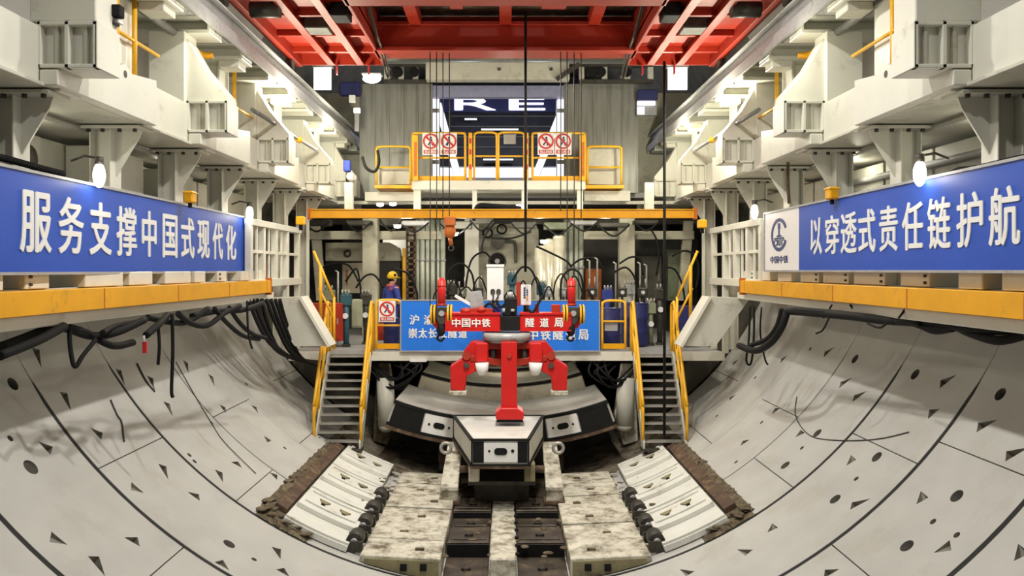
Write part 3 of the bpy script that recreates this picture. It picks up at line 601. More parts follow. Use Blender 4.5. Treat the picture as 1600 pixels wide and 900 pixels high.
t = thing('ceiling_lamp', 'bright oval lamp in front of the left bulkhead panel top', 'lamp', P(581, 122, 20.5)); q = P(581, 123, 20.5); MB().ball(q, .23, .14, .11).build('diffuser', LAMP, t); MB().box(q.x-.25, q.x+.25, 20.4, 20.7, q.z+.08, q.z+.14).build('housing', GRY, t, .02)
point(q.x, 20.1, q.z-.2, 60, .15, (1, .97, .9))
for s, px0, px1 in ((-1, 490, 517), (1, 1044, 1074)):  # bright white wall stood in by glowing panels with an added housing
    t = thing('glow_panel', f'white wall patch made to glow past the {SIDE[s]} end of the crane', 'lamp', P((px0+px1)/2, 135, 22)); m = MB()
    m.prism([P(px0, 104, 22), P(px1, 104, 22), P(px1, 140, 22), P(px0, 140, 22)], (0, .06, 0)); m.build('diffuser', WGLOW, t); MB().pbox(px0-2, 102, px1+2, 105, 21.95, .2).build('housing', GRY, t)
o = tag(MB().pbox(545, 148, 555, 160, 23.5, .1).build('signal_box', WPL, None, .01), 'small white square box left of the left bulkhead panel', 'box')
t = thing('wall_lamp', 'small white lamp low on the edge of the left bulkhead panel', 'lamp', P(558, 184, 23.4)); MB().pbox(553, 169, 562, 176, 23.4, .08).build('diffuser', LAMP, t); MB().pbox(554, 176, 561, 205, 23.4, .06).build('bracket', GRY, t)
o = tag(MB().pbox(530, 128, 562, 148, 24, .3).build('duct_box', NAVY, None, .02), 'dark blue duct box between the left glowing wall patch and bulkhead', 'duct')
o = tag(MB().pbox(996, 140, 1028, 156, 24, .3).build('duct_box', NAVY, None, .02), 'dark blue duct box right of the right bulkhead panel', 'duct')
t = thing('lit_window', 'bright white strip window right of the right bulkhead panel', 'lamp', P(1010, 178, 24.2)); MB().pbox(996, 158, 1024, 164, 24.2, .05).build('diffuser', LAMPC, t); MB().pbox(996, 167, 1007, 178, 24.2, .05).build('diffuser', LAMPC, t); MB().pbox(995, 156, 1026, 180, 24.26, .1).build('housing', GRY, t)
# dark side walls of the back room
for a, b_, l in ((430, 563, 'left'), (996, 1160, 'right')):
    m = MB(); m.box(P(a, 0, 26).x, P(b_, 0, 26).x, 26, 26.2, 1.9, 5.6); struct(m.build('wall_inner_'+l, BULK))
# upper platform
pf = thing('upper_platform', 'cream steel platform with legs under the lit opening', 'platform', (0, 23, 2.1))
YP = 22.4
MB().pbox(643, 282, 915, 296, YP, 2.2).build('deck', WHT, pf, .01); MB().pbox(585, 289, 644, 294, YP+.1, 2.0).build('side_deck', YEL, pf); MB().pbox(914, 289, 975, 294, YP+.1, 2.0).build('side_deck', YEL, pf)
for a, b_ in ((646, 657), (738, 745), (815, 824), (902, 911)): MB().pbox(a, 296, b_, 329, YP+.1, .18).build('leg', WHT, pf, .005)
for a, b_ in ((538, 551), (1008, 1022)): MB().pbox(a, 285, b_, 329, YP-.8, .18).build('leg', WHT2, pf, .005)
MB().pbox(570, 300, 648, 314, YP+.4, .2).build('cross_beam', WHT2, pf, .005); MB().pbox(913, 298, 985, 314, YP+.4, .2).build('cross_beam', WHT2, pf, .005); MB().pbox(500, 314, 1060, 319, YP+.8, .2).build('cross_beam', WHT2, pf, .005)
def railing(name, label, px0, px1, pyt, pyb, Y, posts=2, mids=(.5,), toe=False, r=.03, m=YEL2, group=None):
    a, b_ = P(px0, pyb, Y), P(px1, pyt, Y); t = thing(name, label, 'railing', ((a.x+b_.x)/2, Y, a.z), group); z0, z1 = a.z, b_.z; cr_ = min(.12, (z1-z0)*.15)
    mb = MB(); mb.tube(smooth_path([(a.x, Y, z0), (a.x, Y, z1-cr_), (a.x+cr_*.3, Y, z1-cr_*.3), (a.x+cr_, Y, z1), (b_.x-cr_, Y, z1), (b_.x-cr_*.3, Y, z1-cr_*.3), (b_.x, Y, z1-cr_), (b_.x, Y, z0)], 3), r, 8); mb.build('outer_rail', m, t)
    for k in range(1, posts-1): x = a.x+(b_.x-a.x)*k/(posts-1); MB().cyl((x, Y, z0), (x, Y, z1), r*.9, 8).build('post', m, t)
    for f_ in mids: MB().cyl((a.x, Y, z0+(z1-z0)*f_), (b_.x, Y, z0+(z1-z0)*f_), r*.8, 8).build('mid_rail', m, t)
    if toe: MB().box(a.x-r, b_.x+r, Y-.015, Y+.015, z0, z0+.12).build('toe_board', YEL, t)
    return t
railing('guard_rail', 'yellow guard rail with two prohibition signs left of the upper gate', 645, 727, 208, 282, YP+.05, 2, (.48,), True, .035)
railing('guard_rail', 'yellow guard rail with two prohibition signs right of the upper gate', 832, 914, 208, 282, YP+.05, 2, (.48,), True, .035)
for l, a, b_ in (('left', 741, 776), ('right', 779, 819)): railing('gate_leaf', f'{l} leaf of the yellow double gate on the upper platform', a, b_, 207, 281, YP+.05, 2, (.5,), False, .03)
for l, a in (('left', 735), ('right', 823)):
    t = thing('gate_post', f'{l} gate post of the upper platform with red reflectors', 'post', P(a, 282, YP+.02)); q = P(a, 282, YP+.02); MB().box(q.x-.05, q.x+.05, q.y-.05, q.y+.05, q.z, q.z+1.3).build('post', YEL2, t, .008)
    m = MB(); 
    for z in (.3, .7, 1.0): m.box(q.x-.03, q.x+.03, q.y-.056, q.y-.05, q.z+z, q.z+z+.14)
    m.build('reflector', SIGNR, t)
for l, a, b_ in (('left', 645, 653), ('right', 906, 915)):
    t = thing('corner_post', f'wide yellow corner post at the {l} end of the upper platform', 'post', P((a+b_)/2, 282, YP-.06)); MB().pbox(a, 211, b_, 282, YP-.1, .1).build('post', YEL2, t, .008)
    m = MB().pbox(a+2, 222, b_-2, 275, YP-.11, .01); m.build('face_strip', ORG, t)
railing('guard_rail', 'lower yellow rail in front of the left bulkhead panel', 588, 641, 229, 290, YP+.3, 2, (.47,), False, .03)
railing('guard_rail', 'lower yellow rail frame in front of the right bulkhead panel', 918, 971, 229, 290, YP+.3, 2, (.47,), False, .035)
o = tag(MB().pbox(920, 233, 969, 288, YP+.6, .04).build('infill_sheet', WHT2, None), 'pale corrugated sheet behind the right lower rail', 'sheet')
o = tag(MB().pbox(590, 262, 640, 288, YP+.6, .04).build('infill_sheet', WHT2, None), 'pale sheet behind the left lower rail', 'sheet')
def no_sign(px0, px1, py0, py1, Y, label, fig, txt='禁止跨越'):
    a, b_ = P(px0, py1, Y), P(px1, py0, Y); W = b_.x-a.x; H = b_.z-a.z; t = thing('prohibition_sign', label, 'sign', ((a.x+b_.x)/2, Y, a.z))
    MB().box(a.x, b_.x, Y-.02, Y, a.z, b_.z).build('plate', SIGNW, t); c = Vector((a.x+W/2, Y-.022, a.z+H*.62)); r = min(W*.42, H*.32)
    m = MB(); m.ring(c, (0, 1, 0), r, r*.13, 28); k = r*.7; m.bar(c+Vector((-k, -.006, k)), c+Vector((k, -.006, -k)), .01, r*.2, (0, 1, 0)) if False else m.prism([c+Vector((-k-.1*r, -.004, k-.1*r)), c+Vector((-k+.1*r, -.004, k+.1*r)), c+Vector((k+.1*r, -.004, -k+.1*r)), c+Vector((k-.1*r, -.004, -k-.1*r))], (0, -.006, 0))
    m.build('prohibition_ring', SIGNR, t)
    m = MB(); q = c
    m.cyl(q+Vector((.05*r, -.002, .5*r)), q+Vector((.05*r, .004, .5*r)), .16*r, 10); 
    m.prism([q+Vector((x*r, -.002, z*r)) for x, z in ((-.18, .3), (.25, .32), (.2, -.1), (.42*fig, -.62), (.22*fig, -.66), (.02, -.15), (-.28, -.62), (-.46, -.5), (-.16, -.05))], (0, .006, 0)); m.build('pictogram', LETB, t)
    MB().box(a.x+W*.08, b_.x-W*.08, Y-.026, Y-.02, a.z+H*.05, a.z+H*.22).build('text_bar', SIGNR, t)
    m = MB(); put_text(m, txt, (a.x+W*.14, Y-.03, a.z+H*.075), (1, 0, 0), (0, 0, 1), W*.72, H*.12, .02); m.build('lettering', SIGNW, t); return t
no_sign(660, 686, 208, 242, YP-.02, 'left prohibition sign of the pair on the left upper rail', 1); no_sign(688, 714, 208, 242, YP-.02, 'right prohibition sign of the pair on the left upper rail', -.6)
no_sign(840, 866, 208, 242, YP-.02, 'left prohibition sign of the pair on the right upper rail', .7); no_sign(867, 893, 208, 242, YP-.02, 'right prohibition sign of the pair on the right upper rail', 1)

# yellow monorail across the deck, with chain hoist
YY = 20.0
t = thing('cross_beam', 'long yellow hoist beam crossing above the work deck', 'beam', P(784, 340, YY))
a, b_ = P(484, 341, YY), P(1086, 327, YY)
m = MB(); m.box(a.x, b_.x, YY-.09, YY+.09, a.z, a.z+.025); m.box(a.x, b_.x, YY-.09, YY+.09, b_.z-.025, b_.z); m.box(a.x, b_.x, YY-.05, YY-.03, a.z, b_.z); m.build('beam', YEL, t, .003)
for x in (a.x, b_.x): MB().box(x-.03, x+.03, YY-.12, YY+.12, a.z-.03, b_.z+.03).build('end_plate', ORG, t)
t = thing('chain_hoist', 'orange chain hoist hanging from the yellow cross beam', 'hoist', P(703, 384, YY))
m = MB(); q = P(703, 350, YY); m.box(q.x-.13, q.x+.13, YY-.14, YY+.14, q.z-.05, q.z+.17); m.build('trolley', ORG, t, .02)
q = P(703, 362, YY); MB().ball(q, .15, .12, .17).build('body', ORG, t); MB().tube([P(703, 369, YY), P(705, 383, YY)], .05, 8).build('hook_block', ORG, t); MB().ring(P(705, 388, YY), (0, 1, 0), .06, .018, 12).build('hook', DRK, t)

# ================================================================== WORK DECK, BACK EQUIPMENT
DZ, DY = -1.87, 18.75
m = MB(); a, b_ = P(577, 0, DY).x, P(991, 0, DY).x
m.box(a, b_, DY, 30, DZ-.06, DZ); m.box(-4.95, P(517, 0, DY).x, DY, 30, DZ-.06, DZ); m.box(P(1048, 0, DY).x, 4.95, DY, 30, DZ-.06, DZ); m.box(-4.95, 4.95, 18.85, 30, DZ-.07, DZ-.005)
dk = m.build('work_deck', GRY); tag(dk, 'steel work deck behind the blue sign, reached by both stairs', 'platform')
m = MB()
for x0, x1 in ((a, b_), (-4.95, P(512, 0, DY).x), (P(1051, 0, DY).x, 5.0)): m.box(x0, x1, DY-.02, DY+.02, DZ-.2, DZ+.01)
m.build('fascia', WHT, dk, .004)
MB().box(P(641, 0, DY).x, P(667, 0, DY).x, DY-.04, DY-.02, DZ-.22, DZ-.14).build('label_strip', WPL, dk)
m = MB()
for y in (21, 24): m.box(-4.6, 4.6, y, y+.15, DZ-.35, DZ-.07)
m.build('joist', DRK, dk)
# blue title board
t = thing('title_board', 'light blue board with two lines of white Chinese lettering at the deck edge', 'sign', P(782, 548, DY))
a, b_ = P(628, 547, DY), P(935, 470, DY)
MB().box(a.x, b_.x, DY-.1, DY-.06, a.z, b_.z).build('panel', BLU2, t)
m = MB(); m.box(a.x-.02, b_.x+.02, DY-.11, DY-.05, b_.z, b_.z+.025); m.box(a.x-.02, b_.x+.02, DY-.11, DY-.05, a.z-.025, a.z); m.box(a.x-.025, a.x, DY-.11, DY-.05, a.z, b_.z); m.box(b_.x, b_.x+.025, DY-.11, DY-.05, a.z, b_.z); m.build('frame', GRY, t)
m = MB(); yT = DY-.105
def line(mb, txt, px0, pitch, w_, pyb, pyt, Y, bold=.03):
    for i, ch in enumerate(txt):
        q = P(px0+i*pitch, pyb, Y); e = P(px0+i*pitch+w_, pyt, Y); put_text(mb, ch, q, (1, 0, 0), (0, 0, 1), e.x-q.x, e.z-q.z, bold)
for a_ in (('沪渝蓉高铁', 640, 22, 15, 507, 492), ('崇太长江隧道', 638, 15.6, 14, 528, 513), ('中铁隧道局', 825, 19.6, 16, 531, 515)):
    m = MB(); line(m, *a_, yT); m.build('lettering', LETW, t)
m = MB()
for px in (640, 700, 765, 830, 890, 925): q = P(px, 548, DY); m.box(q.x-.02, q.x+.02, DY-.05, DY-.02, a.z, b_.z)
m.build('back_post', YEL2, t)
g1 = railing('guard_rail', 'short yellow rail holding a prohibition sign at the left end of the blue board', 588, 627, 469, 545, DY+.03, 2, (.48,), True)
no_sign(592, 618, 470, 503, DY-.01, 'prohibition sign on the deck rail left of the blue board', 1, '禁止跨越')
g2 = railing('guard_rail', 'short yellow ladder-like rail at the right end of the blue board', 941, 977, 470, 545, DY+.03, 2, (.57,), True)
o = tag(MB().pbox(945, 505, 965, 517, DY+.09, .02).build('name_plate', GRY), 'small grey plate behind the right deck rail', 'plate')

# stairs
def stairs(s):
    sd = SIDE[s]
    if s < 0: tl, tr, bl, br = (515, 576), (545,), (490, 565), (690,)
    xb0, xb1 = (P(491, 0, 17.4).x, P(565, 0, 17.4).x) if s < 0 else (P(1006, 0, 17.4).x, P(1075, 0, 17.4).x)
    xt0, xt1 = (P(515, 0, 18.75).x, P(577, 0, 18.75).x) if s < 0 else (P(990, 0, 18.75).x, P(1048, 0, 18.75).x)
    x0, x1 = (xb0+xt0)/2, (xb1+xt1)/2; zb = -3.72; yb = 17.4
    t = thing('deck_stairs', f'steep steel stairs with yellow handrails up to the {sd} end of the deck', 'stairs', ((x0+x1)/2, yb, zb))
    n = 11
    for i in range(n):
        f_ = (i+.5)/n; y = yb+(18.75-yb)*f_; z = zb+(DZ-zb)*f_
        m = MB(); m.box(x0, x1, y-.02, y+.2, z-.03, z); m.build('tread', SILV, t)
    for x in (x0, x1):
        m = MB(); m.prism([(x-.02, yb-.05, zb-.1), (x-.02, yb+.16, zb-.1), (x-.02, 18.85, DZ-.12), (x-.02, 18.7, DZ+.02), (x-.02, yb-.05, zb+.08)], (.04, 0, 0)); st = m.build('stringer', WHT2, t)
    for x in (x0-.02, x1+.02):
        m = MB(); dz = 1.1
        m.tube(smooth_path([(x, yb, zb+.12), (x, yb-.02, zb+.85), (x, yb+.06, zb+1.0), (x, 18.6, DZ+.98), (x, 18.8, DZ+1.1), (x, 18.95, DZ+1.08), (x, 19.0, DZ+.9), (x, 19.0, DZ)], 3), .034, 8); h = m.build('handrail', YEL2, t)
        MB().tube([(x, yb, zb+.55), (x, 18.8, DZ+.55)], .026, 8).build('mid_rail', YEL2, h)
        for f_ in (.33, .66, .97): y = yb+(18.75-yb)*f_; z = zb+(DZ-zb)*f_; MB().cyl((x, y, z), (x, y, z+1.02), .028, 8).build('post', YEL2, h)
    m = MB(); m.box(x0-.05, x1+.05, yb-.12, yb+.15, zb-.1, zb-.05); m.build('foot_plate', DRK, t)
    m = MB()
    for x in (x0+.05, x1-.05): m.tube([(x, yb+.05, zb-.08), (x*1.0, yb+.1, circ_z(x)+.0)], .04, 8)
    m.build('foot', DRK, t)
    return t
stairs(-1); stairs(1)
# steep yellow handrails beside the sloping legs
for s in (-1, 1):
    Y = 18.3; t = thing('stair_rail', f'steep yellow rail beside the {SIDE[s]} sloping leg', 'railing', (s*4.1, Y, DZ))
    fx = lambda px: px if s > 0 else 1580-px
    m = MB(); m.tube([P(fx(1090), 392, Y), P(fx(1058), 466, Y)], .03, 8); m.build('upper_rail', YEL2, t)
    MB().tube([P(fx(1082), 450, Y), P(fx(1058), 498, Y)], .025, 8).build('lower_rail', YEL2, t)
    MB().tube([P(fx(1079), 415, Y), P(fx(1079), 500, Y)], .04, 8).build('post', YEL2, t); MB().tube([P(fx(1058), 464, Y), P(fx(1058), 545, Y)], .03, 8).build('post', YEL2, t)
# dark ceiling and lower bulkhead behind the deck
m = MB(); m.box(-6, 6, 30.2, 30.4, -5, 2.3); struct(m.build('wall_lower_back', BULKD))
mf = thing('machine_frame', 'pale columns and cross beams of the machine frame behind the deck', 'frame', (0, 24.5, DZ))
for a, b_, y, m_ in ((566, 590, 23.5, BULK), (968, 992, 23.5, BULK), (726, 748, 24.5, WHT), (655, 660, 25, BULK)): MB().pbox(a, 330, b_, P(0, 0, 1).y and 548, y, .35).build('column', m_, mf, .01)
for a, b_, y0, y1 in ((482, 690, 361, 374), (912, 1085, 361, 374)): MB().pbox(a, y0, b_, y1, 23.9, .3).build('cross_beam', BULK, mf, .01)
MB().pbox(480, 343, 1090, 350, 25.4, .3).build('cross_beam', BULKD, mf)
for s in (-1, 1):
    m = MB(); m.prism([P(784+s*300, 345, 24), P(784+s*286, 345, 24), P(784+s*276, 470, 24), P(784+s*290, 470, 24)], (0, .2, 0)); m.build('inclined_column', BULK, mf, .008)
t = thing('ring_beam', 'cream ring beam with lifting hole left behind the worker', 'beam', P(565, 408, 25))
m = MB(); m.prism([P(x, y, 25) for x, y in ((508, 379), (608, 379), (624, 388), (626, 408), (508, 408))], (0, .4, 0)); m.build('body', BULK, t, .02); MB().ring(P(543, 396, 24.96), (0, 1, 0), .09, .03, 16).build('lifting_hole', DRK, t)
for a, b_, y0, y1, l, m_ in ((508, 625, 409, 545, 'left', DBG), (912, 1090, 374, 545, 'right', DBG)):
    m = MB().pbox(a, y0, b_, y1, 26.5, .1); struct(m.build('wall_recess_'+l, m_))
t = thing('lit_doorway', 'door leaf coloured lit cream in the dark recess left of the worker', 'door', P(551, 456, 26)); MB().pbox(535, 411, 566, 458, 26, .06).build('leaf', mat('lit_cream', (.80, .72, .55), .5), t); MB().pbox(541, 421, 543, 445, 25.95, .05).build('handle', ORG, t)  # the doorway's light is put into the cream of the leaf
o = tag(MB().pbox(598, 371, 640, 400, 26.2, .1).build('white_panel', WPL), 'white panel up behind the ring beam', 'panel')
o = thing('access_ladder', 'dark red narrow ladder standing left of the pipe bank', 'ladder', P(642, 500, 23.7))
for px in (636, 648): MB().pbox(px-2, 345, px+2, 470, 23.7, .06).build('stile', RUST, o)
for k in range(14): MB().pbox(636, 348+k*9, 648, 351+k*9, 23.7, .05).build('rung', RUST, o)
o = tag(MB().pbox(629, 388, 634, 470, 23.9, .08).build('yellow_pole', YEL2), 'yellow upright pole beside the dark red ladder', 'pole')
# pipe bank
for i, px in enumerate((652, 660, 668, 676, 684, 692)):
    r_ = .075 if i % 2 else .06; t = thing('vertical_pipe', f'grey-green vertical pipe in the bank behind the blue board, {ORD[i]} from the left', 'pipe', P(px, 545, 24)); MB().cyl(P(px, 548, 24), P(px, 343, 24), r_, 12).build('pipe', PIPE, t)
    m = MB(); 
    for py in (408, 470): m.cyl(P(px, py, 24), P(px, py-3, 24), r_+.02, 12)
    m.build('coupling', GRY, t)
for i, px in enumerate((884, 892, 900, 908)):
    t = thing('vertical_pipe', f'pale vertical pipe right of the silver pipes, {ORD[i]} from the left', 'pipe', P(px, 545, 24)); MB().cyl(P(px, 548, 24), P(px, 343, 24), .07, 12).build('pipe', PIPE, t); MB().cyl(P(px, 420, 24), P(px, 416, 24), .09, 12).build('coupling', GRY, t)
SIL = mat('silver_cream', (.66, .63, .5), .3, .3)
for i, (px, r_, py) in enumerate(((846, .2, 390), (858, .16, 378), (873, .17, 372))):
    t = thing('silver_pipe', f'fat shining cream pipe right of centre, {ORD[i]} from the left of three', 'pipe', P(px, 545, 23)); MB().cyl(P(px, 548, 23), P(px, py, 23), r_, 18).build('pipe', SIL, t); MB().ball(P(px, py, 23), r_, r_, r_*.6).build('cap', SIL, t)
# main drum housing
t = thing('drive_housing', 'cream drive housing with round hatch and handle in the middle of the back', 'machine', P(795, 545, 25))
m = MB(); m.prism([P(x, y, 25.5) for x, y in ((745, 345), (835, 345), (842, 360), (842, 548), (745, 548))], (0, .8, 0)); m.build('body', BULK, t, .03)
m = MB(); m.tube(smooth_path([P(775, 384, 25.4), P(780, 378, 25.4), P(800, 377, 25.4), P(805, 383, 25.4), P(806, 410, 25.4)]), .05, 8); m.build('pipe_bend', BULKD, t); MB().cyl(P(778, 378, 25.4), P(778, 378, 25.1), .22, 16).build('hatch', BULKD, t)
m = MB()
for z in (350, 362): m.pbox(748, z, 835, z+4, 25.4, .1)
m.build('rib', BULK, t)
t = thing('hose_reel', 'black round hose reel above the white control box', 'reel', P(777, 415, 22.5)); q = P(777, 408, 22.5); MB().cyl(q, q+Vector((0, .25, 0)), .23, 24).build('drum', BLK, t); m = MB(); m.ring(q, (0, 1, 0), .23, .03, 24); m.build('rim', DRK, t); MB().cyl(q+Vector((0, -.03, 0)), q, .07, 12).build('hub', GRY, t)
for i, (px, py) in enumerate(((784, 358), (762, 364))):
    t = thing('cable_coil', f'dark coil of cable hung on the drive housing, {"right" if i == 0 else "left"} one', 'coil', P(px, py+8, 25.3)); m = MB()
    for k in range(4): m.ring(P(px, py, 25.3-.04*k), (0, 1, .1*k), .13+.02*(k % 2), .02, 16)
    m.build('coil', BLK, t)
# clutter of ducts hung under the upper platform
rnd = random.Random(3)
for i in range(11):
    px = 500+i*52+rnd.uniform(-10, 10); t = thing('service_duct', f'dark service duct under the upper platform, {ORD[i]} from the left', 'duct', P(px, 352, 23)); w_ = rnd.uniform(14, 26); y0 = rnd.uniform(340, 348)
    MB().pbox(px-w_, y0, px+w_, y0+rnd.uniform(6, 12), 22.6+rnd.uniform(0, .6), .4).build('duct', rnd.choice([DRK, GRN, GRY, BULKD]), t, .02); m = MB(); m.tube(smooth_path([P(px-w_, y0+4, 22.5), P(px, y0+14+rnd.uniform(0, 8), 22.4), P(px+w_, y0+3, 22.5)]), .025, 6); m.build('cable', BLK, t)
for i, (px, py) in enumerate(((710, 366), (621, 354), (594, 320), (614, 319), (812, 322), (850, 378))):
    t = thing('work_lamp', ['small bright lamp left of the orange hoist', 'small bright lamp under the yellow beam above the worker', 'left small lamp under the left end of the upper platform', 'right small lamp under the left end of the upper platform', 'small lamp under the middle of the upper platform', 'small lamp over the silver pipes'][i], 'lamp', P(px, py, 22.3)); q = P(px, py, 22.3); MB().ball(q, .1, .07, .05).build('diffuser', LAMP, t); MB().box(q.x-.11, q.x+.11, q.y-.06, q.y+.06, q.z+.03, q.z+.06).build('housing', GRY, t)

# barrels, cabinets, racks on the deck
def barrel(px, Y, h, r, label, m=NAVY):
    x = P(px, 0, Y).x; t = thing('steel_drum', label, 'drum', (x, Y, DZ)); b2 = MB()
    b2.tube([(x, Y, DZ), (x, Y, DZ+.04), (x, Y, DZ+h*.33-.03), (x, Y, DZ+h*.33), (x, Y, DZ+h*.33+.03), (x, Y, DZ+h*.66-.03), (x, Y, DZ+h*.66), (x, Y, DZ+h*.66+.03), (x, Y, DZ+h-.04), (x, Y, DZ+h)], [r*.98, r, r, r*1.04, r, r, r*1.04, r, r, r*.96], 22); b2.build('body', m, t)
    m2 = MB(); m2.ring((x, Y, DZ+h), (0, 0, 1), r*.97, .018, 22); m2.build('rim', m, t); MB().cyl((x+r*.5, Y, DZ+h), (x+r*.5, Y, DZ+h+.03), .04, 10).build('bung', SILV, t); return t
barrel(612, 19.45, .72, .19, 'dark blue steel drum behind the left deck rail'); barrel(950, 19.6, .95, .3, 'tall dark blue drum behind the right deck rail'); barrel(992, 20.3, 1.05, .33, 'tall dark blue drum between the right rail and the right stairs')
def box_thing(px0, py0, px1, py1, Y, d, name, label, cat, m, extra=None):
    a, b_ = P(px0, py1, Y), P(px1, py0, Y); t = thing(name, label, cat, ((a.x+b_.x)/2, Y, a.z)); MB().box(a.x, b_.x, Y, Y+d, a.z, b_.z).build('body', m, t, .012)
    w_, h_ = b_.x-a.x, b_.z-a.z
    MB().box(a.x+w_*.06, b_.x-w_*.06, Y-.02, Y, a.z+h_*.06, b_.z-h_*.06).build('door', m, t, .006); MB().box(b_.x-w_*.16, b_.x-w_*.12, Y-.05, Y-.02, a.z+h_*.45, a.z+h_*.6).build('handle', SILV, t); return t
box_thing(484, 474, 535, 533, 19.9, .5, 'red_cabinet', 'red steel cabinet at the head of the left stairs', 'cabinet', RED)
box_thing(590, 506, 601, 532, 20, .3, 'red_box', 'small red box behind the left deck rail', 'box', RED)
box_thing(549, 468, 566, 512, 20.6, .4, 'pale_cabinet', 'pale green cabinet right of the teal valve post', 'cabinet', mat('pale_green', (.40, .42, .28), .5))
box_thing(1062, 478, 1086, 536, 19.9, .4, 'blue_cabinet', 'dark blue cabinet right of the right stairs', 'cabinet', NAVY)
box_thing(1000, 400, 1034, 470, 25.2, .5, 'dark_cabinet', 'tall dark grey cabinet in the right recess', 'cabinet', BULKD)
box_thing(1044, 390, 1070, 470, 25, .5, 'grey_cabinet', 'grey-green tall cabinet at the right edge of the recess', 'cabinet', GRN)
box_thing(916, 420, 940, 470, 25.6, .4, 'orange_cabinet', 'dull orange cabinet in the right recess', 'cabinet', ORG)
def valve_post(px, py0, Y, label, m=TEAL, k=0):
    q = P(px, 0, Y); z1 = P(px, py0, Y).z; t = thing('valve_post', label, 'valve', (q.x, Y, DZ))
    MB().box(q.x-.09, q.x+.09, Y-.08, Y+.08, DZ, DZ+.06).build('base', DRK, t); MB().cyl((q.x, Y, DZ), (q.x, Y, z1), .07, 12).build('body', m, t)
    m2 = MB(); m2.box(q.x-.13, q.x+.13, Y-.12, Y+.1, z1-.35, z1-.08); m2.build('valve_block', m, t, .02); m2 = MB()
    for dx in (-.08, 0, .08): m2.cyl((q.x+dx, Y-.1, z1-.08), (q.x+dx, Y-.1, z1+.04), .02, 8)
    m2.build('lever', SILV, t); m2 = MB(); m2.cyl((q.x, Y-.13, z1-.6), (q.x, Y-.08, z1-.6), .07, 14); m2.build('gauge', WPL, t); return t
valve_post(541, 455, 20.1, 'teal valve post beside the red cabinet'); valve_post(572, 455, 20.8, 'dark valve post in front of the left column', DRK); valve_post(1031, 446, 20.6, 'dark valve post with pale levers left of the right sloping leg', DRK); valve_post(1016, 468, 20.4, 'green valve post behind the right stairs', GRN); valve_post(949, 448, 21, 'blue valve post behind the tall drums', CLB); valve_post(846, 440, 21.6, 'teal valve post behind the right of the gripper')
valve_post(705, 440, 21.5, 'dark valve post behind the left red cylinder', DRK); valve_post(800, 425, 22, 'teal valve post right of the white control box'); valve_post(515, 448, 20.6, 'green valve post left of the red cabinet top', GRN); valve_post(985, 440, 22.2, 'grey valve post against the right column', GRY)
for i, (px, py) in enumerate(((921, 408), (933, 405), (962, 412), (1000, 412), (1010, 415), (528, 425))):
    o = MB().tube([P(px, 545, 21.3), P(px, py, 21.3), P(px-4, py-2, 21.3)], .025, 8).build('standpipe', SILV); tag(o, f'thin silver standpipe right of the silver pipes, {ORD[i]} from the left' if i < 5 else 'thin silver standpipe left of the cream door', 'pipe')
# hoses arching over the deck
def cable(pts, r, name, label, cat, m=BLK, n=6, seg=8, group=None, off=(0, 0, 0)):
    o = MB().tube(smooth_path([P(*q)+Vector(off) for q in pts], n), r, seg).build(name, m); tag(o, label, cat, group); return o
HP = [([(540, 440), (556, 420), (562, 440), (565, 470)], 21, 'behind the teal valve post'), ([(556, 450), (570, 432), (585, 430), (600, 450)], 21.2, 'in front of the left column'), ([(618, 420), (640, 430), (652, 460), (648, 480)], 21, 'beside the worker\'s back'),
      ([(697, 440), (705, 420), (722, 412), (738, 430), (742, 470)], 21, 'over the left red cylinder'), ([(725, 470), (735, 410), (755, 394), (768, 405)], 22, 'rising to the hose reel'), ([(752, 395), (757, 370), (775, 348), (800, 345)], 22.6, 'high over the drive housing'), ([(768, 372), (800, 372), (830, 362)], 23, 'crossing the drive housing'),
      ([(800, 440), (815, 418), (832, 425), (848, 470)], 21, 'over the white label box'), ([(838, 385), (860, 395), (885, 408), (893, 418)], 21.5, 'dropping past the silver pipes'), ([(876, 470), (878, 435), (893, 421), (908, 432), (912, 470)], 20.8, 'over the right red cylinder'), ([(893, 415), (908, 405), (930, 404), (942, 420)], 21.4, 'between right red cylinder and standpipes'),
      ([(968, 412), (985, 402), (1000, 405), (1005, 430)], 21.4, 'in front of the right column'), ([(960, 425), (978, 418), (992, 435), (994, 460)], 21.2, 'behind the tall drums'), ([(1017, 358), (1026, 375), (1030, 400), (1025, 430)], 22.5, 'down the dark cabinet'), ([(1040, 417), (1055, 422), (1066, 445), (1070, 470)], 21, 'left of the right yellow rail'), ([(1050, 400), (1068, 392), (1085, 398), (1092, 420), (1088, 450)], 20.5, 'looping at the right frame'), ([(500, 420), (520, 412), (545, 415), (560, 440)], 22.5, 'in the dark left recess')]
for pts, Y, l in HP: cable([(x, y, Y) for x, y in pts], .026, 'hydraulic_hose', f'black hydraulic hose arching {l}', 'hose')
rq = random.Random(21)
for k in range(12):
    px = 690+k*20+(0 if k < 4 else 8); h = rq.uniform(20, 46); w_ = rq.uniform(8, 16); cable([(px-w_, 476, 21.0), (px-w_*.8, 476-h*.7, 21.0), (px, 474-h, 21.05), (px+w_*.8, 478-h*.6, 21.1), (px+w_, 476, 21.1)], .02, 'hydraulic_hose', f'thin black hose in the low tangle behind the blue board, {ORD[k]} from left', 'hose')
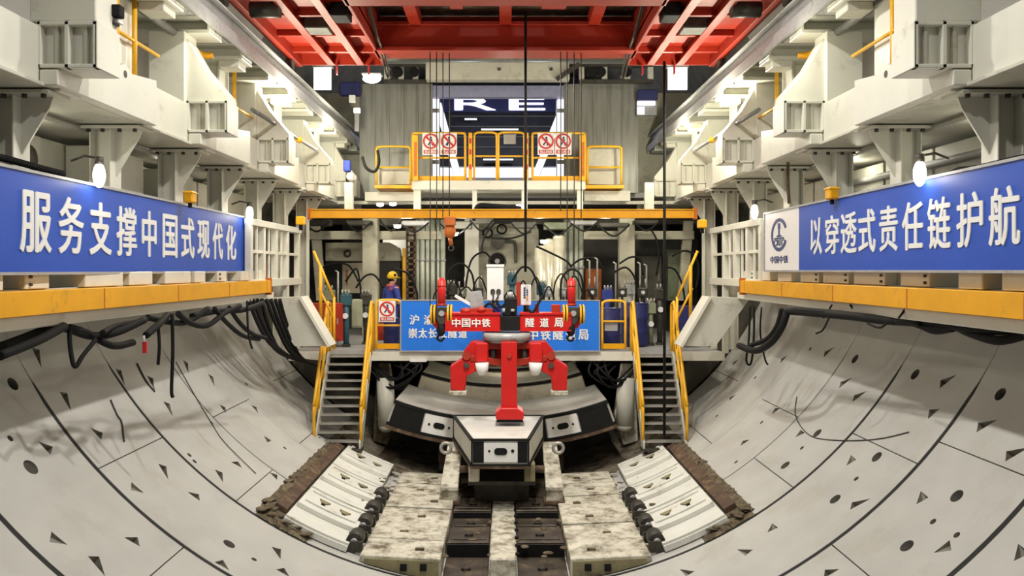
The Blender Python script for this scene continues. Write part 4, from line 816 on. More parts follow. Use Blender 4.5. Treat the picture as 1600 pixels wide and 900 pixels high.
for k, px in enumerate((690, 722, 748, 858, 880, 925, 972, 1004)):
    q = P(px, 470, 21.3); t = thing('valve_manifold', f'small valve manifold on a stem at the back of the deck, {ORD[k]} from left', 'valve', (q.x, q.y, DZ)); MB().cyl((q.x, q.y, DZ), (q.x, q.y, q.z+.1), .03, 8).build('stem', DRK, t); MB().box(q.x-.12, q.x+.12, q.y-.08, q.y+.08, q.z+.1, q.z+.34).build('body', rq.choice([DRK, TEAL, GRN, GRY]), t, .02)
    for dx in (-.07, .07): MB().cyl((q.x+dx, q.y-.02, q.z+.34), (q.x+dx, q.y-.02, q.z+.5+rq.uniform(0, .15)), .018, 6).build('lever', SILV, t)
    MB().cyl((q.x, q.y-.1, q.z+.22), (q.x, q.y-.08, q.z+.22), .05, 12).build('gauge', WPL, t)
cable([(740, 345, 21.8), (746, 322, 21.8), (770, 321, 21.8), (815, 325, 21.8)], .05, 'hydraulic_hose', 'thick black hose under the middle of the upper platform', 'hose')
cable([(566, 245, 21.5), (572, 262, 21.5), (585, 268, 21.5), (592, 255, 21.5), (590, 235, 21.5)], .04, 'hydraulic_hose', 'black hose loop beside the left lower rail', 'hose')
t = thing('blue_valve', 'small blue valve with white cap by the left end of the upper platform', 'valve', P(543, 282, 21.6)); MB().pbox(536, 250, 547, 268, 21.6, .2).build('body', CLB, t, .03); MB().ball(P(547, 276, 21.6), .1, .1, .11).build('cap', WPL, t); MB().cyl(P(543, 284, 21.7), P(543, 262, 21.7), .05, 8).build('stem', DRK, t)
t = thing('fire_extinguisher', 'red fire extinguisher on the right girder past the crane', 'extinguisher', P(1098, 256, 20)); q = P(1098, 256, 20); MB().cyl(q, q+Vector((0, 0, .42)), .09, 14).build('body', RED, t); MB().ball(q+Vector((0, 0, .42)), .09, .09, .06).build('shoulder', RED, t); MB().cyl(q+Vector((0, 0, .46)), q+Vector((0, 0, .56)), .03, 8).build('valve', BLK, t); 
t = thing('fire_extinguisher', 'red fire extinguisher on the left girder past the crane', 'extinguisher', P(467, 242, 20)); q = P(467, 242, 20); MB().cyl(q, q+Vector((0, 0, .42)), .08, 14).build('body', RED, t); MB().ball(q+Vector((0, 0, .42)), .08, .08, .06).build('shoulder', RED, t); MB().cyl(q+Vector((0, 0, .46)), q+Vector((0, 0, .54)), .03, 8).build('valve', BLK, t)
# ================================================================== INVERT: TRAY, TRACKS, FEEDER
tr = thing('segment_tray', 'white painted steel tray lying in the tunnel bottom, caked with mud', 'tray', (0, 15.2, -4.5))
MODS = ((12.62, 14.25), (14.32, 15.95), (16.02, 17.75))
for s in (-1, 1):
    for k, (y0, y1) in enumerate(MODS):
        m = MB(); m.arc(6.88, 6.985, s*20.6, s*29.6, y0, y1, 1.5); wg = m.build('wing_plate', WTRAY, tr, .01)
        MB().arc(6.80, 6.88, s*20.6, s*29.4, y0+.62, y1-.12, 1.5).build('raised_band', WTRAY, wg, .008); MB().arc(6.84, 6.88, s*20.6, s*29.5, y0+.02, y0+.08, 1.5).build('edge_lip', WTRAY, wg, .006)
        for ya in (y0+.8, y1-.3): MB().arc(6.77, 6.80, s*21.2, s*28.8, ya, ya+.08, 1.5).build('rib', WTRAY, wg, .006)
        for th, yy in ((23.2, y0+1.0), (26.4, y0+1.05)):
            m = MB(); q = cp(6.80, s*th, yy); pocket_ = MB(); t_ = Vector((s*math.cos(math.radians(th)), 0, math.sin(math.radians(th)))); nn = Vector((-s*math.sin(math.radians(th)), 0, math.cos(math.radians(th))))
            m.prism([q+nn*.004+t_*.0+Vector((0, -.09, 0)), q+nn*.004+t_*.10+Vector((0, .1, 0)), q+nn*.004-t_*.10+Vector((0, .1, 0))], nn*.02); m.build('pocket_lug', OLV, wg)
        m = MB()
        for th, yy in ((23.2, y0+.9), (26.4, y0+.95)):
            q = cp(6.80, s*th, yy); nn = Vector((0, yy, AX))-q; nn.normalize(); m.cyl(q, q+nn*.035, .035, 10)
        m.build('bolt', BLK, wg)
    # flat inner plates, stepped by grooves
    for k in range(6):
        y0 = 12.5+k*.88; x0, x1 = .99, 2.22; zt = -4.40+random.uniform(-.015, .015); pol = [(s*x0, y0, zt), (s*x1, y0, zt+.06), (s*x1, y0, circ_z(x1)+.01), (s*1.7, y0, circ_z(1.7)+.01), (s*x0, y0, circ_z(x0)+.01)]
        m = MB(); m.prism(pol, (0, .82, 0)); pl = m.build('floor_plate', WDIRT, tr, .012)
        m = MB()
        dx = (.35, .7, .5)[k % 3]; m.box(s*(x0+dx)-.07, s*(x0+dx)+.07, y0+.3, y0+.36, zt+.02, zt+.05)
        m.build('lug', MUD, pl)
    m = MB(); m.prism([(s*1.02, 12.47, -4.43), (s*2.15, 12.47, -4.38), (s*2.15, 12.47, circ_z(2.15)+.015), (s*1.6, 12.47, circ_z(1.6)+.015), (s*1.02, 12.47, circ_z(1.02)+.015)], (0, .04, 0)); fp = m.build('front_plate', OLV, tr)
    for x in (1.25, 1.55): MB().box(s*x-.05, s*x+.05, 12.445, 12.475, -4.56, -4.46).build('socket', BLK, fp)
    # rusty edge plank outside the wing
    m = MB(); m.arc(6.86, 6.99, s*29.9, s*31.6, 12.9, 18.1, .8); m.build('edge_plank', RUST, tr, .01)
    m = MB(); m.arc(6.93, 6.99, s*31.6, s*32.6, 12.75, 17.6, .8); m.arc(6.95, 6.992, s*27, s*31.6, 12.55, 12.9, .8); m.build('edge_mud', MUD, tr)
for s in (-1, 1):
    for k, y in enumerate((12.95, 13.75, 14.55, 15.4)):
        x = s*2.36; z = circ_z(2.36)+.16; t = thing('guide_roller', f'muddy guide roller on the {SIDE[s]} side of the tray, {ORD[k]} from the front', 'roller', (x, y, z-.14)); MB().cyl((x, y-.16, z), (x, y+.16, z), .13, 18).build('roller', DRK, t); MB().cyl((x, y-.22, z), (x, y+.22, z), .06, 12).build('axle', GRY, t); MB().box(x-.15, x+.15, y-.24, y-.2, z-.14, z+.03).build('bracket', DRK, t); MB().box(x-.15, x+.15, y+.2, y+.24, z-.14, z+.03).build('bracket', DRK, t)
# muddy tracks and the concrete strip between them
for s, x0, x1 in ((-1, -.97, -.27), (1, .19, .97)):
    for k, (y0, y1, z) in enumerate(((12.32, 13.45, -4.70), (13.5, 14.35, -4.50), (14.4, 15.1, -4.56), (15.15, 16.1, -4.46), (16.15, 17.8, -4.52))):
        m = MB(); m.box(x0, x1, y0, y1, -4.725, z); m.box(x0+.06, x1-.06, y0+.2, y0+.26, z, z+.025); m.box(x0, x1, y0, y0+.04, z, z+.03)
        o = m.build('track_plate', TRK, None, .015); tag(o, f'muddy steel track plate in the {"left" if s < 0 else "right"} trough, {ORD[k]} from the front', 'plate')
        m = MB(); q = Vector(((x0+x1)/2, (y0+y1)/2, z+.02)); m.ring(q, (0, .3, 1), .06, .02, 12); m.build('eye', DRK, o); MB().box(x0+.01, x1-.01, y0-.015, y0, -4.72, z-.01).build('front_face', BLK, o)
m = MB(); m.box(-.25, .17, 12.72, 17.8, -4.77, -4.47); o = m.build('middle_strip', WDIRT, None, .02); tag(o, 'mud stained concrete strip between the two dark tracks', 'strip')
m = MB()
for k in range(12): m.cyl((.185, 12.9+k*.4, -4.47), (.185, 12.9+k*.4, -4.44), .035, 8)
m.build('bolt', BLK, o)
# mud lumps over tray and tracks: nobody could count them
m = MB(); rn = random.Random(11)
for i in range(240):
    s = rn.choice((-1, 1)); x = s*(abs(rn.gauss(2.1, .3)) if rn.random() < .8 else rn.uniform(.1, 1.9)); y = rn.uniform(12.8, 17.6); x = max(-3.0, min(3.0, x)); zb = -4.40 if .99 < abs(x) < 2.22 else (-4.50 if abs(x) < .99 else circ_z(x, 6.88)); r = rn.uniform(.015, .07)
    m.ball((x, y, zb+.005), r*rn.uniform(.8, 1.8), r*rn.uniform(.8, 1.6), r*.3, 4, 7)
for s in (-1, 1):
    for i in range(26):
        th = s*rn.uniform(31.2, 32.8); m.ball(cp(6.95, th, rn.uniform(12.7, 18)), rn.uniform(.03, .12), rn.uniform(.04, .2), rn.uniform(.01, .035), 4, 7)
    for i in range(16): m.ball(cp(6.94, s*rn.uniform(26, 32.5), rn.uniform(12.52, 12.8)), rn.uniform(.04, .14), rn.uniform(.03, .1), rn.uniform(.01, .03), 4, 7)
o = m.build('mud_lumps', MUD); o['kind'] = 'stuff'; tag(o, 'clumps of brown mud scattered over the tray and its edges', 'mud')
# mud banked up against the outer edges of the tray
def berm(name, label, th0, th1, y0, y1, nt, ny, hmax, seed):
    rn = random.Random(seed); vs = []; N_ = 0
    for j in range(ny+1):
        for i in range(nt+1):
            u, v_ = i/nt, j/ny; edge = min(1, 4*u*(1-u))*min(1, 6*v_*(1-v_)); h = hmax*edge*rn.uniform(.35, 1)
            th = th0+(th1-th0)*u+(rn.uniform(-.25, .25) if 0 < i else 0)*(1 if th1 > th0 else -1); y = y0+(y1-y0)*v_+rn.uniform(-.03, .03)
            vs.append(cp(R-.004-h, th, y))
    fs = [(j*(nt+1)+i, j*(nt+1)+i+1, (j+1)*(nt+1)+i+1, (j+1)*(nt+1)+i) for j in range(ny) for i in range(nt)]
    m = MB(); m.add(vs, fs, False); b0 = len(m.v); m.add([cp(R-.001, th0+(th1-th0)*u, y) for y in (y0, y1) for u in (0, 1)], [(0, 1, 3, 2)])
    o = m.build(name, MUD); o['kind'] = 'stuff'; return tag(o, label, 'mud')
for s in (-1, 1):
    berm('mud_bank', f'brown mud banked along the outer {SIDE[s]} edge of the tray', s*31.4, s*33.0, 12.7, 17.9, 6, 60, .07, 4+s)
    berm('mud_bank', f'brown mud heaped at the front {SIDE[s]} corner of the tray', s*25.5, s*32.6, 12.43, 12.85, 36, 5, .06, 9+s)
# segment feeder under the key block
fd = thing('segment_feeder', 'white armed segment feeder carrying the wedge shaped segment', 'feeder', (-.05, 16, -4.4))
for s in (-1, 1):
    x = -.07+s*1.0; m = MB(); m.prism([(x-.17, 15.6, -4.2), (x+.17, 15.6, -4.2), (x+.15, 17.5, -3.74), (x-.15, 17.5, -3.74)], (0, 0, .09)); m.build('side_arm', WDIRT, fd, .015)
    m = MB(); m.box(x-.16, x+.16, 15.65, 16.0, -4.42, -4.16); m.build('arm_foot', WDIRT, fd, .015)
    m = MB(); m.box(x-.2, x+.2, 15.55, 16.1, -4.44, -4.39); m.build('foot_plate', RUST, fd)
    m = MB(); m.box(x-.1, x+.1, 17.0, 17.3, -4.45, -3.78); m.build('arm_foot', DRK, fd)
    m = MB(); m.box(-.07+s*.52-.1, -.07+s*.52+.1, 15.3, 15.55, -3.95, -3.6); m.build('support_block', WDIRT if s < 0 else OLV, fd, .02)
    m = MB(); m.ring((x+s*.12, 16.4, -3.55), (0, 1, 0), .1, .035, 16); m.build('shackle', SILV, fd)
    MB().cyl((-.07+s*.82, 15.9, -3.85), (-.07+s*.45, 15.9, -3.85), .07, 12).build('jack', RUST, fd)
MB().box(-.7, .56, 15.35, 17.4, -4.02, -3.95).build('bed_plate', DRK, fd); MB().box(-.6, .45, 15.9, 17.0, -4.46, -4.02).build('base_frame', DRK, fd)

# ================================================================== CONCRETE SEGMENTS
def slot(m, c, w_, h, dep=.012, nrm=(0, -1, 0), X=(1, 0, 0), Z=(0, 0, 1)):
    c = Vector(c); X = Vector(X); Z = Vector(Z); nrm = Vector(nrm); r = h/2; pts = []
    for k in range(9): a = -math.pi/2+math.pi*k/8; pts.append(c+X*(w_/2-r+math.cos(a)*r)+Z*math.sin(a)*r)
    for k in range(9): a = math.pi/2+math.pi*k/8; pts.append(c+X*(-w_/2+r+math.cos(a)*r)+Z*math.sin(a)*r)
    m.prism(pts, nrm*dep); return m
kb = thing('key_segment', 'small wedge shaped concrete key segment under the gripper foot', 'segment', (-.08, 16.2, -3.59))
y0, y1 = 15.1, 17.6; zt, zb = -3.12, -3.58
cor = [(-.62, y0, zb), (.56, y0, zb), (.84, y1, zb-.02), (-1.06, y1, zb-.02), (-.60, y0, zt), (.55, y0, zt), (.81, y1, zt), (-1.08, y1, zt)]
# side faces bend back: five-sided plan
pl = [(-.62, y0), (.42, y0), (.80, y1), (-1.11, y1)]
m = MB(); m.prism([(x, y, zb) for x, y in pl], (0, 0, zt-zb)); m.build('body', CON2, kb, .02)
m = MB()
for zz in (zt+.002, zb-.01):
    e = [Vector((x, y, zz)) for x, y in (pl[3], pl[0], pl[1], pl[2], pl[3])]
    for a, b_ in zip(e[:-1], e[1:]): m.bar(a, b_, .06, .035)
for x, y in pl: m.bar((x, y-.002, zb), (x, y-.002, zt), .03, .03)
m.build('gasket', BLK, kb)
MB().box(-.60, -.40, y0-.015, y0, zb+.04, zt-.03).build('joint_pad', BLK, kb); MB().box(.22, .40, y0-.015, y0, zb+.04, zt-.03).build('joint_pad', BLK, kb)
m = MB(); m.box(-.40, .22, y0-.02, y0, zb+.05, zt-.05); fpl = m.build('face_plate', WPL, kb, .004)
m = MB(); slot(m, (-.09, y0-.021, zt-.21), .24, .13); m.cyl((-.30, y0-.03, zt-.2), (-.30, y0-.02, zt-.2), .022, 10); m.cyl((.13, y0-.03, zt-.2), (.13, y0-.02, zt-.2), .03, 10); m.build('bolt_slot', BLK, fpl)
MB().prism([(x*1.03, y-.03 if y < 16 else y, zb-.07) for x, y in pl], (0, 0, .05)).build('timber_packing', RUST, kb)
def curved(name, label, cx, zt, y0, y1, ha, th, face, m_=CON3, r0=6.7):
    t = thing(name, label, 'segment', (cx, y0+.5, zt-th)); cz = zt+r0
    m = MB(); m.arc(r0, r0+th, -ha, ha, y0, y1, 2, cz, cx); m.build('body', m_, t, .02)
    m = MB(); m.arc(r0-.008, r0+.06, -ha, ha, y0-.03, y0+.07, 2, cz, cx); m.arc(r0+th-.07, r0+th+.006, -ha, ha, y0-.03, y0+.03, 2, cz, cx); m.build('gasket', BLK, t)
    if face:
        for s in (-1, 1):
            MB().arc(r0+.06, r0+th-.06, s*ha*.70, s*ha*.98, y0-.02, y0, 1.5, cz, cx).build('joint_pad', BLK, t)
            MB().arc(r0+.06, r0+th-.06, s*ha*.33, s*ha*.40, y0-.02, y0, 1.5, cz, cx).build('joint_pad', BLK, t)
        for s in (-1, 1):
            m = MB(); m.arc(r0+.05, r0+th-.05, s*ha*.41, s*ha*.69, y0-.025, y0, 1.5, cz, cx); f_ = m.build('face_plate', WPL, t)
            a = math.radians(s*ha*.55); X = Vector((math.cos(a), 0, math.sin(a))); Z = Vector((-math.sin(a), 0, math.cos(a))); c = Vector((cx+(r0+th*.5)*math.sin(a), y0-.026, cz-(r0+th*.5)*math.cos(a)))
            m = MB(); slot(m, c, .25, .13, .01, (0, -1, 0), X, Z)
            for k in (-.22, .22): q = c+X*k; m.cyl(q, q+Vector((0, -.01, 0)), .026, 10)
            m.build('bolt_slot', BLK, f_)
        m = MB(); m.arc(r0+th, r0+th+.07, -ha, ha, y0-.05, y1, 2, cz, cx); m.build('timber_packing', RUST, t)
    return t
curved('ring_segment', 'large curved concrete segment with black pads behind the key segment', -.1, -3.24, 17.85, 20.4, 20.2, .55, True)
curved('ring_segment', 'cream curved segment under the deck, second in the waiting row', -.1, -2.9, 20.8, 23.2, 17.5, .5, False, CONC)
curved('ring_segment', 'cream curved segment farthest under the deck, only partly visible', -.1, -2.85, 23.6, 26, 18, .5, False, CONC)
for k, y in enumerate((18.4, 20.0, 21.5, 24.5)):
    o = MB().box(-1.5, 1.3, y, y+.3, -4.5, -3.86 if y < 20.5 else -3.42).build('support_sleeper', DRK, None, .02); tag(o, f'dark sleeper block carrying the waiting segments, {ORD[k]} from the front', 'sleeper')
    for xw in (-1.5, 1.1): MB().box(xw, xw+.2, y-.02, y, -4.3, -4.0).build('wedge', RUST, o)
# machinery under the deck, either side of the waiting segments
for s in (-1, 1):
    t = thing('skin_bracket', f'mud caked pale bracket under the deck on the {SIDE[s]}, beside the waiting segments', 'bracket', (s*2.7, 18.8, -3.9))
    m = MB(); m.prism([(s*2.72, 19.2, -2.2), (s*3.0, 19.2, -2.2), (s*3.1, 19.2, -4.0), (s*2.75, 19.2, -4.1), (s*2.55, 19.2, -3.4)], (0, .25, 0)); m.build('web', MUD if s < 0 else WDIRT, t, .02)
    m = MB(); m.cyl((s*2.8, 19.1, -2.5), (s*2.75, 19.0, -3.6), .2, 16); m.ball((s*2.75, 19.0, -3.6), .2, .2, .15); m.build('cylinder_end', WHT2, t)
    rn = random.Random(5+s)
    for k in range(6): cable([(VX+s*(128+k*9)-(0), 556+k*3, 18.9), (VX+s*(150+rn.uniform(-18, 18)), 572+rn.uniform(0, 20), 18.7), (VX+s*(172+rn.uniform(-8, 14)), 588+rn.uniform(0, 22), 18.9), (VX+s*(205+k*3), 566, 19)], .025, 'drain_hose', f'black hose sagging under the {SIDE[s]} part of the deck, {ORD[k]} of six', 'hose')
m = MB(); m.arc(6.95, 6.995, -33, 33, 17.85, 20.45, 3); o = struct(m.build('floor_invert', IMUD)); o['label'] = 'mud covered tunnel bottom behind the tray'
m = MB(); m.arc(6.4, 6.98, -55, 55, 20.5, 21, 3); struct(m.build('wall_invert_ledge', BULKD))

# ================================================================== RED SEGMENT GRIPPER
gr = thing('segment_gripper', 'red segment gripper with white Chinese lettering hanging over the key segment', 'gripper', (.05, 17, -3.1))
G = 17.0
def gp(px, py, Y=G): return P(px, py, Y)
for a, b_ in ((695, 782), (812, 893)):
    p0, p1 = gp(a, 516, 16.85), gp(b_, 490, 16.85); m = MB(); m.box(p0.x, p1.x, 16.85, 17.25, p0.z, p1.z); ar = m.build('lifting_arm', RED2, gr, .015)
    m = MB(); m.box(p0.x, p1.x, 16.82, 17.28, p1.z-.02, p1.z+.015); m.box(p0.x, p1.x, 16.82, 17.28, p0.z-.02, p0.z+.01); m.build('flange', RED2, ar)
    m = MB()
    if a < 750: line(m, '中国中铁', 706, 15.6, 13.5, 511, 498, 16.84, .03)
    else: line(m, '隧道局', 821, 22.5, 14, 511, 497, 16.84, .03)
    m.build('lettering', LETW, ar)
m = MB(); m.pbox(782, 494, 812, 517, 16.75, .5); m.build('centre_block', BLK, gr, .02)
m = MB(); m.pbox(788, 466, 808, 494, 16.8, .35); m.pbox(785, 480, 792, 494, 16.75, .1); m.build('motor', BLK, gr, .02); m = MB(); m.cyl(gp(801, 487, 16.75), gp(801, 483, 16.75), .04, 10); m.cyl(gp(787, 488, 16.74), gp(787, 482, 16.74), .03, 10); m.cyl(gp(797, 466), gp(797, 456), .06, 10); m.build('fitting', GRY, gr)
for cx, l in ((690, -1), (893, 1)):
    q0, q1 = gp(cx, 478), gp(cx, 434); m = MB(); m.tube([q0, q0.lerp(q1, .9), q0.lerp(q1, .92), q1], [.085, .085, .06, .05], 16); cy = m.build('hydraulic_cylinder', RED2, gr)
    MB().cyl(q0, q0+Vector((0, 0, .05)), .1, 16).build('collar', RED, cy); MB().cyl(q0+Vector((0, 0, .4)), q0+Vector((0, 0, .43)), .09, 16).build('collar', RED, cy)
    for dx in (-13, 13):
        c = gp(cx+3*(l > 0)+dx, 491); m = MB(); m.cyl(c+Vector((-.03, 0, 0)), c+Vector((.03, 0, 0)), .19, 20); sh = m.build('sheave', BLK, gr)
        m = MB(); m.ring(c+Vector((-.032, 0, 0)), (1, 0, 0), .185, .022, 22); m.ring(c+Vector((.032, 0, 0)), (1, 0, 0), .185, .022, 22); m.build('sheave_rim', YEL2, sh)
    c = gp(cx+3*(l > 0), 492, 16.9); m = MB(); m.prism([c+Vector((x, 0, z)) for x, z in ((-.12, .15), (.12, .15), (.12, -.05), (.05, -.2), (-.05, -.2), (-.12, -.05))], (0, .2, 0)); m.build('hook_block', DRK, gr, .01)
    MB().cyl(c+Vector((0, -.02, .03)), c+Vector((0, 0, .03)), .06, 14).build('block_cap', GRY, gr)
    c = gp(cx-1, 516, 16.9); m = MB(); m.ball(c, .09, .07, .13); m.tube(smooth_path([c+Vector((0, 0, -.08)), c+Vector((-.08, 0, -.16)), c+Vector((0, 0, -.22)), c+Vector((.07, 0, -.15))]), .025, 8); m.build('lifting_hook', BLK, gr)
    m = MB(); a = gp(cx, 506, 17.0); m.prism([a+Vector((x, 0, z)) for x, z in ((-.28, .12), (.28, .12), (.12, -.1), (-.12, -.1))], (0, .15, 0)); m.build('end_bracket', RED2, gr, .01)
for a, b_, y in ((720, 770, 486), (836, 842, 478), (862, 876, 480)): MB().pbox(a, y-4, b_, 491, 16.95, .15).build('top_fitting', RED, gr, .01)
for px, py in ((728, 486), (752, 484)): MB().ball(gp(px, py), .12, .1, .07).build('top_cap', RED, gr)
m = MB(); m.cyl(gp(792, 530), gp(792, 519), .5, 28); m.cyl(gp(792, 534), gp(792, 530), .42, 28); m.build('slewing_ring', GRY, gr)
m = MB(); m.box(-.6, .62, 16.8, 17.3, -1.62, -1.47); m.build('cross_plate', RED, gr, .02)
m = MB(); m.pbox(744, 537, 848, 566, 17.1, .3); m.build('cross_beam', RED2, gr, .02)
for s in (-1, 1):
    X = lambda px: VX+5+s*px
    m = MB(); m.prism([P(X(x), y, 16.85) for x, y in ((34, 534), (58, 533), (70, 548), (76, 568), (62, 575), (50, 566), (30, 566))], (0, .45, 0)); kn = m.build('knuckle', RED2, gr, .025)
    m = MB(); m.prism([P(X(x), y, 16.8) for x, y in ((54, 563), (76, 562), (92, 572), (91, 610), (69, 611), (66, 588), (50, 580))], (0, .32, 0)); lg = m.build('side_leg', RED2, gr, .02)
    MB().cyl(P(X(66), 556, 16.83), P(X(66), 556, 16.78), .09, 16).build('pivot_pin', RED, kn)
    m = MB(); m.cyl(P(X(66), 571, 16.79), P(X(66), 571, 16.75), .06, 12); m.build('pivot_pin', DRK, lg)
    m = MB(); m.pbox(min(X(66), X(93)), 611, max(X(66), X(93)), 618, 16.75, .4); m.build('foot_pad', WDIRT, lg, .01)
    q0, q1 = P(X(42), 567, 16.6), P(X(41), 586, 16.6); m = MB(); m.tube([q0, q0.lerp(q1, .6), q1], [.14, .12, .07], 16); m.build('white_cap', WPL, gr)
    m = MB(); m.pbox(min(X(32), X(52)), 536, max(X(32), X(52)), 566, 16.65, .25); m.build('cylinder_block', RED2, gr, .025)
    m = MB(); m.cyl(P(X(24), 545, 16.9), P(X(24), 572, 16.9), .07, 12); m.build('strut', DRK, gr)
    MB().bar(P(X(12), 566, 16.9), P(X(60), 560, 16.9), .2, .14).build('tie_bar', RED, gr, .01)
p0, p1 = gp(783, 638, 16.45), gp(808, 534, 16.45); m = MB(); m.box(p0.x, p1.x, 16.45, 16.75, p0.z, p1.z); fa = m.build('front_arm', RED2, gr, .015)
MB().cyl(gp(796, 556, 16.46), gp(796, 556, 16.42), .05, 14).build('pivot_pin', RED, fa)
MB().bar((p0.x+.17, 16.7, -1.6), (p0.x+.17, 16.95, -1.6), .28, .3, (0, 0, 1)).build('arm_root', RED, gr)
m = MB(); m.prism([gp(x, y, 16.35) for x, y in ((783, 638), (808, 638), (819, 645), (818, 656), (775, 656), (774, 646))], (0, .5, 0)); m.build('gripper_foot', RED2, gr, .015); MB().pbox(776, 656, 817, 660, 16.4, .4).build('foot_pad', BLK, gr)
m = MB(); m.pbox(761, 415, 787, 470, 17.4, .25); cb = m.build('control_box', WPL, gr, .012); MB().pbox(760, 413, 788, 417, 17.38, .3).build('lid', WPL, cb)
m = MB()
for px in (770, 779): m.cyl(gp(px, 455, 17.4), gp(px, 455, 17.36), .05, 14)
for a, b_ in ((770, 768), (779, 772)): m.tube(smooth_path([gp(a, 458, 17.36), gp((a+b_)/2+2, 464, 17.33), gp(b_, 474, 17.35)]), .014, 6)
m.build('gauge', DRK, cb)
MB().cyl(gp(774, 494, 17.5), gp(774, 468, 17.5), .07, 10).build('mast', DRK, gr); MB().cyl(gp(822, 494, 17.4), gp(822, 472, 17.4), .06, 10).build('mast', DRK, gr)
m = MB(); m.pbox(814, 445, 830, 477, 17.2, .25); bx = m.build('label_box', WPL, gr, .01); MB().pbox(807, 440, 813, 478, 17.2, .2).build('side_plate', RED, bx)
m = MB()
for k in range(5): m.pbox(818, 449+k*3.6, 821, 451.5+k*3.6, 17.19, .02)
for k in range(3): m.pbox(823, 452+k*3.6, 825, 454.5+k*3.6, 17.19, .02)
m.build('label_mark', LETB, bx); MB().pbox(823, 463, 825, 468, 17.18, .02).build('label_mark', YEL2, bx)
m = MB(); m.hexa([gp(735, 482, 17.1), gp(757, 480, 17.1), gp(757, 480, 17.2), gp(735, 482, 17.2), gp(733, 456, 17.1), gp(752, 454, 17.1), gp(752, 454, 17.2), gp(733, 456, 17.2)]); m.build('shield_plate', GRY, gr, .008)
MB().bar(gp(711, 462, 17.15), gp(736, 476, 17.15), .06, .06).build('white_bar', WPL, gr)
for pp_, rr_ in (([gp(822, 480, 16.9), gp(832, 488, 16.85), gp(840, 476, 16.85), gp(848, 462, 16.9)], .03), ([gp(776, 472), gp(782, 480), gp(790, 474)], .025), ([gp(755, 482), gp(765, 474), gp(775, 482)], .03)): MB().tube(smooth_path(pp_), rr_, 8).build('hose', BLK, gr)
m = MB(); m.pbox(770, 478, 782, 490, 17.1, .2); m.build('valve_block', CLB, gr, .02)

# ================================================================== CABLES UNDER THE GANTRIES
LC = [([(0, 543, 8.2), (40, 528, 8.6), (80, 512, 9)], .055, 'thick black cable at the left edge of the picture, lower of two'), ([(0, 556, 8.0), (60, 532, 8.5), (100, 510, 9)], .05, 'thick black cable at the left edge of the picture, lowest'), ([(60, 508, 9), (100, 512, 9.3), (145, 525, 9.7), (185, 518, 10), (225, 500, 10.5)], .05, 'thick black cable sagging under the left beam, nearest'), ([(95, 508, 9.2), (135, 520, 9.6), (175, 540, 9.8), (208, 535, 10.2)], .045, 'thick black cable ending beside the small red tag'), ([(108, 508, 9.3), (110, 545, 9.3), (117, 573, 9.3), (130, 555, 9.4), (150, 530, 9.6)], .026, 'black V-shaped loop of cable under the left beam'), ([(160, 520, 9.6), (180, 510, 10), (215, 503, 10.4), (230, 498, 10.6)], .035, 'black cable looping behind the nearest sag on the left'), ([(228, 524, 10.2), (250, 505, 10.6), (262, 492, 11)], .045, 'black cable rising from the red tag on the left'), ([(247, 508, 10.6), (249, 540, 10.6), (247, 570, 10.6)], .022, 'short black cable hanging straight down on the left'), ([(269, 490, 10.9), (270, 550, 10.9), (268, 610, 10.9), (271, 621, 10.9)], .024, 'long black cable hanging straight down on the left'),
      ([(230, 496, 10.6), (270, 504, 11), (295, 502, 11.4), (325, 482, 11.9)], .04, 'black cable sagging between the two hanging ends on the left'), ([(278, 490, 11), (300, 506, 11.4), (325, 508, 11.8), (350, 490, 12.3), (375, 478, 12.8)], .04, 'black cable in the middle sag of the left bundle'), ([(335, 482, 12), (355, 505, 12.5), (380, 525, 13.2), (405, 530, 13.8)], .035, 'black cable dropping away from the left beam, lower'), ([(358, 480, 12.5), (375, 505, 12.9), (395, 522, 13.5), (415, 528, 14)], .035, 'black cable dropping away from the left beam, upper'), ([(386, 470, 13), (388, 520, 13), (394, 545, 13)], .018, 'thin black cable hanging below the end of the left beam'), ([(300, 494, 11.5), (340, 486, 12.2), (380, 484, 13), (410, 474, 13.8)], .045, 'black cable running close under the far part of the left beam')]
for pts, r, l in LC: cable(pts, r, 'black_cable', l, 'cable')
rn = random.Random(2)
for k in range(8):
    a = rn.uniform(-6, 6); cable([(388+k*7, 468, 15.6+k*.18), (400+k*7+a, 505+a, 15.9+k*.18), (420+k*7+a, 540+k*2, 16.4+k*.18), (458+k*5, 560+k*1.5, 17.4+k*.1), (505+k*3, 566+k*2, 18.7+k*.1)], .04, 'black_cable', f'black cable sweeping from the left sloping leg under the deck, {ORD[k]} from left', 'cable')
t = thing('warning_tag', 'small red tag hanging from the left cables', 'tag', P(225, 552, 10.2)); MB().pbox(222, 534, 229, 552, 10.2, .03).build('tag', SIGNR, t, .006); MB().cyl(P(225, 534, 10.2), P(225, 524, 10.2), .015, 6).build('cord', WPL, t)
